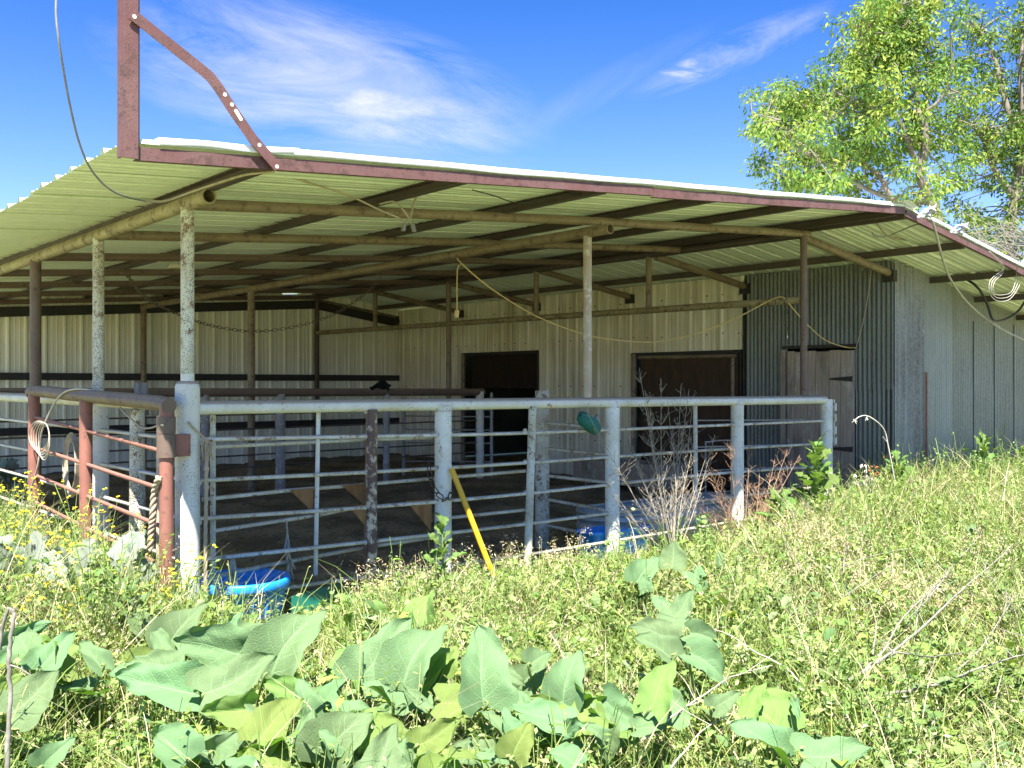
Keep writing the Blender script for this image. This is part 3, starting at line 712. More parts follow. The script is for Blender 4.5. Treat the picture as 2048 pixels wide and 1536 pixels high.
fp('upright', [(6.9, 7.5, .12), (6.9, 7.5, 1.5)], .03, 'gray_pipe', gate4, 8); fp('upright', [(8.12, 6.6, .1), (8.12, 6.6, 1.58)], .028, 'gray_pipe', gate4, 8)
for zz in (1.3, 1.18, .95, .72, .4): fp('rail', [(6.9, 7.5, zz), (8.12, 6.6, zz - .02)], .012, 'gray_pipe', gate4, 8)
fp('strut', [(7.35, 7.17, 1.18), (7.35, 7.17, .95)], .02, 'gray_pipe', gate4, 8)

# ------------------------------------------------------------------ troughs, tubs and loose things
tr = thing('feed_trough', 'open box feed trough, dusty tan, standing against the ribbed wall', 'trough', (8.75, 3.95, 0))
def open_box(cx, cy, z0, z1, lx, ly, th, flare=.0):
    m = MB()
    m.box((cx, cy, z0 + th / 2), (lx, ly, th))
    for sx in (-1, 1): m.box((cx + sx * (lx / 2 - th / 2), cy, (z0 + th + z1) / 2), (th, ly, z1 - z0 - th))
    for sy in (-1, 1): m.box((cx, cy + sy * (ly / 2 - th / 2), (z0 + th + z1) / 2 - .001), (lx - 2 * th, th, z1 - z0 - th - .002))
    return m
part('box', open_box(8.72, 3.95, .17, .52, .62, 1.85, .06), 'trough', tr)
for yy in (3.3, 4.6): part('leg', MB().box((8.72, yy, .1), (.5, .12, .139)), 'trough', tr)
tk = thing('stock_tank', 'ribbed galvanised stock tank with rounded ends behind the front fence', 'tank', (5.35, .75, 0))
def stadium(L_, W_, n=14):
    p = []
    for k in range(n + 1): a = -math.pi / 2 + math.pi * k / n; p.append(((L_ - W_) / 2 + W_ / 2 * math.cos(a), W_ / 2 * math.sin(a)))
    for k in range(n + 1): a = math.pi / 2 + math.pi * k / n; p.append((-(L_ - W_) / 2 + W_ / 2 * math.cos(a), W_ / 2 * math.sin(a)))
    return p
def wall_of(st, levels):                                 # levels: (grow, z)
    m = MB(); n = len(st); vs = []
    for gr, z in levels:
        for x, y in st:
            l_ = math.hypot(x, y) or 1; vs.append((x + gr * x / l_, y + gr * y / l_, z))
    return m.add(vs, [(i * n + k, i * n + (k + 1) % n, (i + 1) * n + (k + 1) % n, (i + 1) * n + k) for i in range(len(levels) - 1) for k in range(n)], True)
st = stadium(2.5, .85)
lv = [(0, .03)]
for z in (.14, .26, .38): lv += [(0, z - .025), (.014, z - .012), (.014, z + .012), (0, z + .025)]
lv += [(0, .45), (-.012, .45), (-.012, .06)]; lv = [(a_, z_ * .86) for a_, z_ in lv]
TKX, TKY = 5.75, .60
bd = wall_of(st, lv); bd.v = [(x + TKX, y + TKY, z) for x, y, z in bd.v]; part('tank_wall', bd, 'tank', tk)
rim = MB().tube([(x + TKX, y + TKY, .392) for x, y in st] + [(st[0][0] + TKX, st[0][1] + TKY, .455)], .017, 8); part('rim', rim, 'tank', tk)
fl = MB().add([(x + TKX, y + TKY, .09) for x, y in st], [tuple(range(len(st)))]); part('tank_floor', fl, 'tank', tk)
# right blue tub: square-ish
bt = thing('blue_tub', 'square blue plastic tub between the front fence and the galvanised tank', 'tub', (4.45, .17, 0))
def rbox(lx, ly, r, n=5):
    p = []
    for cx, cy, a0 in ((lx / 2 - r, ly / 2 - r, 0), (-lx / 2 + r, ly / 2 - r, 90), (-lx / 2 + r, -ly / 2 + r, 180), (lx / 2 - r, -ly / 2 + r, 270)):
        for k in range(n + 1): a = R(a0 + 90 * k / n); p.append((cx + r * math.cos(a), cy + r * math.sin(a)))
    return p
rb = rbox(.80, .30, .06)
TBX, TBY = 4.45, .20
bw = wall_of(rb, [(-.02, .02), (-.01, .265), (.012, .27), (.012, .30), (-.012, .30), (-.03, .04)]); bw.v = [(x + TBX, y + TBY, z) for x, y, z in bw.v]; part('tub_wall', bw, 'blue_plastic', bt)
bf = MB().add([(x * .95 + TBX, y * .95 + TBY, .05) for x, y in rb], [tuple(range(len(rb)))]); part('tub_floor', bf, 'blue_plastic', bt)
# left blue tub: round with rim
c0 = PZ(482, 1150, .34); c0.z = 0
rt_ = thing('blue_bucket', 'round blue plastic feed tub behind the thick corner post', 'tub', c0)
rad = .345
bk = MB().lathe([(rad * .80, .02), (rad * .93, .255), (rad * 1.0, .26), (rad * 1.02, .275), (rad * 1.02, .315), (rad * .985, .33), (rad * .93, .325), (rad * .90, .26), (rad * .76, .045), (0.001, .04)], 40, c0); part('bucket_wall', bk, 'blue_plastic', rt_)
rb_ = MB()
for k in range(18):
    a = 2 * math.pi * k / 18; d = Vector((math.cos(a), math.sin(a), 0)); rb_.bar(c0 + d * (rad * .83) + Vector((0, 0, .04)), c0 + d * (rad * .93) + Vector((0, 0, .25)), .012, .012)
part('ribs', rb_, 'blue_plastic', rt_)
gs = MB(); a_, b_ = Vector((c0.x + .30, c0.y - .22, 0)), Vector((c0.x + .78, c0.y - .12, 0))
gs.add([a_, b_, b_ + Vector((-.02, .03, .20)), a_ + Vector((0, .02, .17)), a_ + Vector((0, .02, 0)), b_ + Vector((0, .02, 0)), b_ + Vector((-.02, .05, .20)), a_ + Vector((0, .04, .17))], [(0, 1, 2, 3), (7, 6, 5, 4), (3, 2, 6, 7), (0, 4, 5, 1), (1, 5, 6, 2), (0, 3, 7, 4)])
solo('green_board', gs, 'green_plastic', 'low dark green plastic board beside the round blue tub', 'board')
# yellow pole leaning on the fence
pa, pb = PY(903, 937, -.10), PY(990, 1160, -.42)
yp = MB().tube([pa, pb], .0235, 14, hollow=True); solo('yellow_pole', yp, 'yellow_paint', 'yellow painted pole leaning on the front fence', 'pole')
# green net scrubber hanging from the rail
gnt = thing('green_scrubber', 'teal green netting bundle hung on the front fence rail', 'bundle', PY(1180, 845, -.06))
gb = MB(); c = PY(1179, 847, -.07); ax = (PY(1200, 865, -.07) - PY(1158, 828, -.07)).normalized()
pts = [c + ax * t for t in (-.15, -.13, -.06, 0, .06, .12, .145)]
gb.tube(pts, [.015, .055, .072, .066, .07, .055, .01], 14)
gb.v = [tuple(Vector(p) + jit(.008)) for p in gb.v]; part('netting', gb, 'teal_net', gnt)
part('handle', MB().bar(PY(1186, 848, -.05), PY(1196, 830, -.05), .03, .03), 'cord_grey', gnt)
# dark rag on the pen rail
rag = MB(); rc = Vector((5.95, PYY - .02, 1.66))
for i in range(9):
    rag.tube(curve([rc + Vector((random.uniform(-.22, .05), random.uniform(-.05, .05), random.uniform(-.02, .03))), rc + jit(.06) + Vector((0, 0, .06)), rc + Vector((random.uniform(0, .24), random.uniform(-.06, .05), random.uniform(-.05, .05)))], 4), random.uniform(.010, .022), 7)
solo('dark_rag', rag, 'cloth_dark', 'black cloth rag lying over the pen fence rail', 'rag')
# withered husk hung on the folded gate
hk = MB(); hp = [PY(573, 1040, .09), PY(574, 1060, .09), PY(578, 1090, .09), PY(580, 1130, .09)]
hk.tube(curve(hp, 4), .007, 6)
for k in range(10):
    t = random.random(); b = hp[1].lerp(hp[3], t); hk.tube(curve([b, b + jit(.035) + Vector((0, 0, -.05)), b + jit(.05) + Vector((0, 0, -.13))], 3), [.010] * 6 + [.003], 5)
solo('withered_plant', hk, 'withered', 'withered grey plant tops hanging on the folded gate', 'dead plant')
hk2 = MB(); hp = [PY(466, 1118, -.12), PY(463, 1150, -.12), PY(470, 1180, -.12)]
for k in range(9): hk2.tube(curve([hp[0] + jit(.01), hp[1] + jit(.03), hp[2] + jit(.03)], 3), [.004] + [.014] * 5 + [.003], 5)
solo('withered_leaf', hk2, 'withered', 'crumpled grey dead leaf hanging in front of the round blue tub', 'dead leaf')
# concrete-grey timber at right edge of the grass
tb = thing('timber_scrap', 'weathered grey timber scraps half buried in grass at the right edge', 'timber', PZ(2020, 1330, .1))
for (a, b, w_, h_) in (((1925, 1365), (2090, 1345), .16, .05), ((1935, 1318), (2100, 1300), .14, .05), ((1960, 1390), (2080, 1380), .12, .05)):
    part('board', MB().bar(PZ(*a, .14), PZ(*b, .14), w_, h_), 'old_timber', tb)

lt_ = MB(); rr_ = random.Random(8)
for k in range(4200):
    x, y = rr_.uniform(.15, 9.3), rr_.uniform(.05, 11.3); z = floor_h(x, y) + .008; a = rr_.uniform(0, 6.28); l_ = rr_.uniform(.03, .13); d = Vector((math.cos(a), math.sin(a), rr_.uniform(-.12, .2))) * l_; n_ = Vector((-math.sin(a), math.cos(a), 0)) * rr_.uniform(.0025, .006)
    p = Vector((x, y, z)); lt_.add([p - n_, p + n_, p + d + n_, p + d - n_], [(0, 1, 2, 3)])
o = link('straw_litter', lt_.mesh('straw_litter'), 'straw'); o['kind'] = 'stuff'; o['label'] = 'loose straw scattered over the dirt floor of the barn'; o['category'] = 'straw'
lt_ = MB()
for k in range(900):
    x, y = rr_.uniform(.2, 9.2), rr_.uniform(.2, 11); z = floor_h(x, y); q_ = rr_.uniform(.02, .07); vs = [(q_ * math.cos(a * 1.047) * rr_.uniform(.7, 1.2), q_ * math.sin(a * 1.047) * rr_.uniform(.7, 1.2), 0) for a in range(6)] + [(0, 0, q_ * rr_.uniform(.4, .8))]
    lt_.add([(x + a, y + b, z + c - .005) for a, b, c in vs], [(a, (a + 1) % 6, 6) for a in range(6)], True)
o = link('dry_manure', lt_.mesh('dry_manure'), 'dirt'); o['kind'] = 'stuff'; o['label'] = 'dry manure clods strewn over the barn floor'; o['category'] = 'manure'
# ------------------------------------------------------------------ ropes, cords, chains
def cord(name, pts, r, m, label, cat, n=7, sub=6): return solo(name, MB().tube(curve(pts, sub), r, n), m, label, cat)
cord('rope', [PY(376, 843, -.10), PY(386, 855, -.11), PY(400, 868, -.11), PY(411, 878, -.10)], .008, 'rope', 'tan cord tied from the gate hinge to the frayed rope', 'cord')
hr = thing('hanging_rope', 'frayed tan rope hanging down the right side of the corner post', 'rope', PY(412, 1180, -.1))
def twisted(pts, r, m, parent, name='strand', turns=1.0, k=3):
    P = curve(pts, 8); 
    for j in range(k):
        out = []
        for i, p in enumerate(P):
            d = (P[min(i + 1, len(P) - 1)] - P[max(0, i - 1)]).normalized(); a_ = d.orthogonal().normalized(); b_ = d.cross(Vector((1, 0, 0)) if abs(d.x) < .8 else Vector((0, 1, 0))).normalized(); c_ = d.cross(b_)
            an = turns * i + j * 2 * math.pi / k; out.append(p + (b_ * math.cos(an) + c_ * math.sin(an)) * r * .55)
        part(name, MB().tube(out, r * .62, 6), m, parent)
twisted([PY(413, 880, -.10), PY(413, 930, -.10), PY(412, 1010, -.10), PY(411, 1080, -.10), PY(411, 1160, -.10), PY(412, 1192, -.11)], .013, 'rope', hr)
fr_ = MB()
for k in range(22):
    a = PY(412 + random.uniform(-4, 4), 880, -.10); fr_.tube(curve([a, a + Vector((random.uniform(-.03, .04), random.uniform(-.02, .02), -.04)), a + Vector((random.uniform(-.03, .05), random.uniform(-.02, .02), random.uniform(-.16, -.09)))], 3), .0035, 4)
for v in (938, 975): fr_.tube([PY(413, v - 6, -.10), PY(413, v, -.10), PY(413, v + 6, -.10)], [.013, .023, .013], 8)
part('frayed_end', fr_, 'rope', hr)
gr = thing('gate_rope', 'thick twisted tan rope hanging on the rusty gate', 'rope', PX(308, 1080, GX))
twisted([PX(318, 955, GX - .06), PX(309, 985, GX - .06), PX(306, 1030, GX - .06), PX(303, 1060, GX - .06), PX(300, 1100, GX - .06)], .022, 'rope', gr, turns=.8)
# white hose over the gate: from coil up across the rail
cord('white_hose', [PX(60, 985, GX - .08), PX(76, 930, GX - .08), PX(80, 890, GX - .08), PX(84, 862, GX - .09), PX(97, 830, GX - .08), PX(113, 800, GX - .07), PX(130, 784, GX - .06), PX(152, 778, GX - .04), PX(180, 780, GX + .0), PX(205, 785, GX + .03), PX(217, 787, GX + .05), PX(221, 790, GX + .05)], .0085, 'cord_white', 'whitish hose looped over the top rail of the rusty gate', 'hose')
hc = thing('hose_coil', 'coil of whitish hose hanging on the end of the rusty gate', 'hose', PX(78, 870, GX - .1))
for k in range(5):
    cx, cy, ra_, rb_2 = 78 + k * 2.6, 871 + k * 3, 20 - k * 2.2, 29 + k * 2
    part('loop', MB().tube(curve([PX(cx + ra_ * math.cos(a * math.pi / 6 + .3), cy + rb_2 * math.sin(a * math.pi / 6 + .3), GX - .07 - k * .012) for a in range(13)], 3), .0045, 6), 'cord_white' if k % 2 else 'cord_tan', hc)
cc_ = thing('cable_coil', 'long drab cable coil hanging on the side fence behind the rusty gate', 'cable', PX(143, 900, -.05))
for k in range(5):
    part('loop', MB().tube(curve([PX(143 + (17 - k * 2.2) * math.cos(a * math.pi / 6), 930 + (64 - k * 4) * math.sin(a * math.pi / 6), -.08 - k * .01) for a in range(13)], 3), .008, 6), 'cord_tan', cc_)
cord('tan_cord', [PX(240, 815, GX + .06), PX(252, 828, GX + .05), PX(268, 843, GX + .05), PX(283, 855, GX + .03), PX(300, 856, GX), PX(316, 851, GX - .03), PX(326, 850, GX - .06)], .007, 'cord_tan', 'drab cord sagging below the rusty gate rail to its hinge', 'cord')
# overhead wire at top left
cord('hanging_cable', [PY(116, -60, -1.9), PY(112, 20, -1.9), PY(117, 75, -1.9), PY(127, 140, -1.85), PY(142, 220, -1.75), PY(160, 290, -1.6), PY(183, 340, -1.5), PY(215, 375, -1.3), PY(250, 393, -1.0), PY(290, 402, -.7)], .0055, 'cord_grey', 'grey cable hanging in front of the sky at top left', 'cable')
cord('eave_cable', [PY(290, 402, -.70), PY(330, 402, -.55), PY(380, 385, -.6), PY(430, 368, -.8), PY(490, 350, -1.0), PY(548, 343, -1.18)], .008, 'cord_tan', 'drab cable strung under the front left roof edge', 'cable')
pc = thing('plug_cord', 'drab cord with two plugs hanging under the front of the roof', 'cord', PY(810, 440, -.35))
for pl in ([(560, 348), (640, 372), (700, 392), (760, 420), (800, 437), (812, 447)], [(760, 408), (785, 403), (800, 412), (815, 432), (820, 443)], [(838, 385), (828, 405), (822, 430), (818, 445)]):
    part('wire', MB().tube(curve([PY(u, v, -.55 + (u - 560) * .0004) for u, v in pl], 5), .007, 6), 'cord_tan', pc)
for (u, v, du) in ((806, 456, -3), (829, 458, 4)):
    part('plug', MB().bar(PY(u - du, v - 9, -.45), PY(u, v + 6, -.45), .03, .02), 'cord_grey', pc)
cord('roof_wire', [PY(945, 380, -.9), PY(990, 392, -.7), PY(1025, 404, -.6), PY(1060, 404, -.6), PY(1120, 392, -.8), PY(1190, 385, -1.0)], .005, 'cord_black', 'thin dark wire drooping between two front roof purlins', 'wire')
# swag of cord in the barn
cord('sagging_cord', [PX(915, 516, Xm - .07), PX(920, 524, Xm - .06), PX(960, 560, Xm + .1), PX(1010, 596, Xm + .5), PX(1080, 636, Xm + 1.2), PX(1170, 669, Xm + 1.9), PX(1250, 682, Xm + 2.5), PX(1320, 683, Xm + 2.9), PX(1400, 665, Xm + 3.2), PX(1470, 637, Xm + 3.4), PX(1530, 606, Xr - .06), PX(1558, 594, Xr - .06), PX(1570, 597, Xr - .055)], .008, 'cord_yellow', 'pale yellow cord sagging from the middle beam to the header pipe', 'cord')
cord('drooping_cord', [PX(1577, 607, Xr - .06), PX(1590, 622, Xr + .2), PX(1613, 648, Xr + .9), PX(1650, 680, Xr + 1.6), PX(1690, 694, Xw - .1), PX(1712, 696, Xw - .08)], .008, 'cord_yellow', 'pale cord sagging from the header pipe to the plank door', 'cord')
cord('wall_cord', [PX(1712, 696, Xw - .07), PX(1727, 640, Xw - .06), PX(1736, 590, Xw - .06), PX(1742, 545, Xw - .1), PX(1738, 533, Xw - .1), PX(1726, 536, Xw - .1), PX(1724, 541, Xw - .1)], .007, 'cord_tan', 'drab cord dropping from the rafter to the plank door corner', 'cord')
xc_ = thing('yellow_plug_cord', 'short pale cord ending in a yellow plug under the middle beam', 'cord', PX(915, 630, Xm - .05))
part('wire', MB().tube(curve([PX(925, 527, Xm - .06), PX(916, 535, Xm - .06), PX(914, 560, Xm - .06), PX(914, 622, Xm - .06)], 5), .007, 6), 'cord_yellow', xc_)
part('plug', MB().bar(PX(914, 620, Xm - .06), PX(913, 635, Xm - .06), .038, .03), 'cord_yellow', xc_)
# chains
def chain_links(pts, wire, ln, wd):
    P = curve(pts, 30); out = []; acc = 0; last = P[0]; step = ln - 2.2 * wire; d_ = 0
    centers = [P[0]]
    for a, b in zip(P, P[1:]):
        seg = (b - a).length; t = step - acc
        while t <= seg: centers.append(a + (b - a) * (t / seg)); t += step
        acc = seg - (t - step)
    res = []
    for i in range(len(centers) - 1):
        c = centers[i]; d = (centers[i + 1] - centers[i]).normalized()
        s_ = d.cross(Vector((.3, -1, .2))).normalized()
        if i % 2: s_ = d.cross(s_).normalized()
        hw, hl = wd / 2, ln / 2 - wd / 2
        loop = [c + d * (hl * (1 if math.cos(a) > 0 else -1) + hw * math.cos(a)) + s_ * (hw * math.sin(a)) for a in [2 * math.pi * k / 12 for k in range(13)]]
        res.append(loop)
    return res
ch = thing('gate_chain', 'rusty link chain looped round the second fence post', 'chain', PY(885, 1000, -.08))
for lp in chain_links([PY(858, 935, -.055), PY(861, 955, -.075), PY(868, 975, -.085), PY(880, 992, -.09), PY(895, 999, -.09), PY(903, 985, -.07), PY(907, 965, -.03), PY(908, 950, 0)], .0042, .075, .042): part('link', MB().tube(lp, .0048, 6, caps=False), 'chain', ch)
sch = MB()
for lp in chain_links([PX(243, 538, .6), PX(262, 560, .8), PX(290, 595, 1.15), PX(330, 617, 1.6), PX(400, 645, 2.2), PX(470, 660, 2.7), PX(530, 662, 3.1), PX(600, 651, 3.5), PX(660, 632, 3.75), PX(710, 603, 3.85), PX(752, 566, Xm), PX(752, 545, Xm)], .004, .062, .036): sch.tube(lp, .004, 5, caps=False)
solo('swag_chain', sch, 'chain_old', 'long dull chain sagging across the barn below the roof', 'chain')
lm = thing('old_lamp_bracket', 'cream lamp bracket on a rafter behind the corner post', 'lamp', PY(352, 530, 2.9))
part('shade', MB().lathe([(.01, .05), (.05, .045), (.09, .0), (.085, -.01), (.03, .02)], 14, PY(353, 535, 3.75)), 'husk', lm); part('arm', MB().tube([PY(345, 521, 3.75), PY(372, 521, 3.75)], .012, 6), 'dark_steel', lm)
# insulators on the right roof edge
def insulator(u, v, tilt, label, y=-1.36):
    c = PY(u, v, y); t = thing('insulator', label, 'insulator', c, 'white insulators on the roof edge'); Kz = .8
    ax = Vector((math.cos(tilt), -.25, math.sin(tilt))).normalized(); up = Vector((0, 0, 1)); sp = up - ax * up.dot(ax); sp.normalize()
    prof = [(.002, -.075), (.05, -.07), (.062, -.055), (.05, -.035), (.034, -.02), (.034, .01), (.058, .028), (.066, .042), (.052, .06), (.002, .064)]
    prof = [(a_ * Kz, z_ * Kz) for a_, z_ in prof]; q = MB().lathe(prof, 20); rot = Matrix((sp.cross(ax), -ax if False else sp.cross(sp.cross(ax)) * -1, sp)).transposed()
    spool_axis = (Vector((.25, -.6, .75))).normalized(); rq = Vector((0, 0, 1)).rotation_difference(spool_axis)
    q.v = [tuple(c + ax * .06 + rq @ Vector(p)) for p in q.v]; part('spool', q, 'white_ceramic', t)
    b = MB()
    for sg in (1, -1):
        o = spool_axis * (.085 * sg)
        b.bar(c - ax * .085 + o * .6, c + ax * .07 + o * .8, .028, .005, spool_axis)
    b.bar(c - ax * .085 - spool_axis * .05, c - ax * .085 + spool_axis * .05, .028, .006, ax)
    b.tube([c + ax * .06 - spool_axis * .1, c + ax * .06 + spool_axis * .1], .008, 8)
    part('bracket', b, 'white_ceramic', t)
insulator(1853, 425, .25, 'white spool insulator bracketed at the roof peak')
insulator(1918, 458, .05, 'white spool insulator bracketed part way down the right roof edge')
cord('service_cable', [PY(1862, 432, -1.38), PY(1867, 448, -1.38), PY(1878, 490, -1.2), PY(1889, 530, -.9), PY(1905, 565, -.7), PY(1935, 605, -.55), PY(1975, 640, -.5), PY(2010, 662, -.55), PY(2070, 690, -.6)], .014, 'cord_white', 'thick white cable drooping from the roof peak to the right edge', 'cable')
cord('cable_stub', [PY(1972, 643, -.45), PY(1985, 642, -.48), PY(2000, 655, -.5), PY(2009, 666, -.5)], .007, 'cord_white', 'short loose white cable end by the thick white cable', 'cable')
cord('black_cable', [PY(1918, 556, -.12), PY(1935, 560, -.35), PY(1958, 578, -.5), PY(1975, 610, -.55), PY(1985, 638, -.6), PY(2003, 641, -.6), PY(2030, 628, -.65), PY(2048, 606, -.7), PY(2060, 580, -.8)], .017, 'cord_black', 'black cable hanging in a bight under the right roof slope', 'cable')
lw = thing('wire_loops', 'bunch of thin white wire looped under the right roof edge', 'wire', PY(2005, 580, -1.2))
for k in range(3):
    part('loop', MB().tube(curve([PY(1978 + k, 503, -1.3), PY(1998 + 5 * k, 525 + 4 * k, -1.25), PY(2006 - 4 * k, 545, -1.2), PY(1990 - 5 * k, 562, -1.2), PY(1986 - 3 * k, 580 + 4 * k, -1.2), PY(1996, 590 + 6 * k, -1.2), PY(2020, 586 + 6 * k, -1.2), PY(2029 + 5 * k, 570, -1.2), PY(2034 + 4 * k, 545, -1.2), PY(2046 + 6 * k, 520, -1.25), PY(2065, 505, -1.3)], 5), .0035, 6), 'cord_white', lw)
cord('purlin_cable', [PY(1752, 432, -.9), PY(1757, 450, -.8), PY(1774, 470, -.7), PY(1800, 478, -.6), PY(1840, 484, -.5), PY(1866, 486, -.4)], .012, 'cord_tan', 'drab cable stub hung between ridge and purlin under the right roof slope', 'cable')
cord('loose_wire', [PY(1744, 466, -.8), PY(1752, 473, -.8), PY(1775, 472, -.8), PY(1800, 462, -.9), PY(1830, 450, -1.1), PY(1848, 448, -1.2)], .007, 'cord_grey', 'thin grey wire with a white tip under the roof peak', 'wire')
cord('taped_cable', [PX(1742, 533, Xw - .12), PY(1765, 521, .25), PY(1790, 512, .1), PY(1825, 511, -.1), PY(1850, 506, -.3), PY(1866, 498, -.45)], .011, 'cord_tan', 'drab cable running from the wall corner along the right purlin', 'cable')
# ------------------------------------------------------------------ vegetation helpers
def np_mesh(name, V, faces, cols, m):
    """V (n,3); faces list of int arrays with the same corner count each; cols (n,3)"""
    me = bpy.data.meshes.new(name); me.vertices.add(len(V)); me.vertices.foreach_set('co', np.ascontiguousarray(V, dtype=np.float32).ravel())
    loops = np.concatenate([f.ravel() for f in faces]).astype(np.int32); tot = np.concatenate([np.full(len(f), f.shape[1]) for f in faces])
    me.loops.add(len(loops)); me.loops.foreach_set('vertex_index', loops)
    me.polygons.add(len(tot)); st_ = np.concatenate([[0], np.cumsum(tot)[:-1]]).astype(np.int32); me.polygons.foreach_set('loop_start', st_)
    at_ = me.attributes.new('col', 'FLOAT_COLOR', 'POINT'); at_.data.foreach_set('color', np.concatenate([cols, np.ones((len(V), 1))], 1).astype(np.float32).ravel())
    me.update(calc_edges=True); me.materials.append(M[m]); return me
def stuff(name, me, label, cat):
    o = bpy.data.objects.new(name, me); COL.objects.link(o); o['kind'] = 'stuff'; o['label'] = label; o['category'] = cat; return o
def field(n, zmin=2.4, zmax=19.0, wide=.68):
    n = int(n * 1.1)
    Z = rng.uniform(zmin, zmax, n); x = rng.uniform(-wide, wide, n) * Z
    p = CAM[None, :2] + FW[None, :2] * Z[:, None] + RT[None, :2] * x[:, None]
    X, Y = p[:, 0], p[:, 1]
    inside = (X > -.06) & (X < 14.3) & (Y > -.03 + .16 * rng.random(n) ** 2 * (X < 9.4) - .06 * (X > 9.4))
    ok = ~inside & ~((X > 9.4) & (Y > -.1) & (X < 14.4))
    ok &= ~((np.hypot(X - c0.x, Y - c0.y) < .36))
    return X[ok], Y[ok], Z[ok]
def lump(X, Y, s=1.0, ph=0.0): return .5 + .25 * (np.sin(X * 2.1 * s + ph) * np.cos(Y * 1.7 * s - ph) + np.sin(X * 5.3 * s + 1.3 * ph + Y * 3.1 * s) * np.cos(Y * 4.7 * s - X * 1.9 * s))
def height(X, Y):
    h = .16 + .32 * lump(X, Y, 1.3, 1.0) * lump(X, Y, 3.1, 4.0) * 1.5
    left = np.clip((-.05 - X) / .4, 0, 1) * np.clip((Y + 2.0) / .8, 0, 1); h = h + left * .19
    right = np.clip((X - 4.6) / 2.0, 0, 1); h = h + right * (.08 + .16 * lump(X, Y, 1.7, 3))
    wall = np.clip((X - 8.0) / 1.5, 0, 1) * np.clip((Y + 3.0) / 2.5, 0, 1); h = h + wall * .14
    fen = np.clip(1.6 - np.abs(Y + .1) / .7, 0, 1) * np.clip((X + .1) / .3, 0, 1) * np.clip((7.2 - X) / 1, 0, 1); h = h * (1 - .42 * fen)
    dip = np.clip(1.3 - np.hypot((X - c0.x) / .75, (Y - c0.y + .35) / .6), 0, 1) + np.clip(1.3 - np.hypot((X - 4.5) / .9, (Y + .3) / .75), 0, 1); h = h * (1 - .86 * np.clip(dip, 0, 1))
    return np.maximum(h, .05)
GREEN = np.array([[.17, .25, .05], [.23, .30, .065], [.31, .36, .10], [.12, .20, .04]])
DRY = np.array([[.50, .44, .25], [.42, .37, .19], [.56, .51, .34]])
def blades(n, hs, wd, dry, lean=.55, cols=None, tuft=.6):
    X, Y, Z = field(n); n = len(X)
    if tuft:                                             # gather most blades into tussocks
        k_ = n // 16; cx_, cy_ = X[:k_], Y[:k_]; id_ = np.minimum((np.arange(n) // 16), k_ - 1); near = rng.random(n) < tuft; s2 = (.035 + .01 * Z[id_] * .5)
        X = np.where(near, cx_[id_] + rng.normal(0, 1, n) * s2, X); Y = np.where(near, cy_[id_] + rng.normal(0, 1, n) * s2, Y); Z = np.where(near, Z[id_], Z)
        ok = ~((X > -.06) & (X < 14.3) & (Y > .05)) & ~((X > 9.4) & (Y > -.1)) & ~(np.hypot(X - c0.x, Y - c0.y) < .36); X, Y, Z, id_ = X[ok], Y[ok], Z[ok], id_[ok]; n = len(X)
        th_ = rng.uniform(.7, 1.35, k_)[id_]
    else: th_ = 1
    H = height(X, Y) * th_ * rng.uniform(hs[0], hs[1], n); a = rng.uniform(0, 2 * np.pi, n); ln = H * rng.uniform(.1, lean, n) * 1.6
    W = rng.uniform(wd[0], wd[1], n) * (1 + .055 * np.maximum(Z - 5, 0)); dx, dy = np.cos(a), np.sin(a); fa = rng.uniform(0, 2 * np.pi, n); sx, sy = np.cos(fa), np.sin(fa)
    V = np.zeros((n, 7, 3)); row = 0
    for k, (t, ww) in enumerate(((0, .8), (.45, 1), (.78, .7))):
        cx, cy, cz = X + dx * ln * t ** 2, Y + dy * ln * t ** 2, H * t * (1 - .12 * t)
        for sg in (-1, 1):
            V[:, row, 0] = cx + sg * sx * W * ww / 2; V[:, row, 1] = cy + sg * sy * W * ww / 2; V[:, row, 2] = cz; row += 1
    V[:, 6, 0] = X + dx * ln; V[:, 6, 1] = Y + dy * ln; V[:, 6, 2] = H * .86
    b = np.arange(n)[:, None] * 7
    q = np.concatenate([b + np.array([[0, 1, 3, 2]]), b + np.array([[2, 3, 5, 4]])]); t3 = b + np.array([[4, 5, 6]])
    dr = rng.random(n) < dry * (.12 + 3.0 * lump(X, Y, .8, 5) ** 2); c = np.where(dr[:, None], DRY[rng.integers(0, 3, n)], (GREEN if cols is None else cols)[rng.integers(0, 4, n)])
    c = c * rng.uniform(.62, 1.15, (n, 1)); c = np.repeat(c[:, None, :], 7, 1)
    return V.reshape(-1, 3), [q, t3], c.reshape(-1, 3)
V, F, Cc = blades(230000, (.40, 1.5), (.003, .0075), .42)
stuff('grass', np_mesh('grass', V, F, Cc, 'foliage'), 'thick sunlit grass and weeds, green with many straw-coloured blades', 'grass')
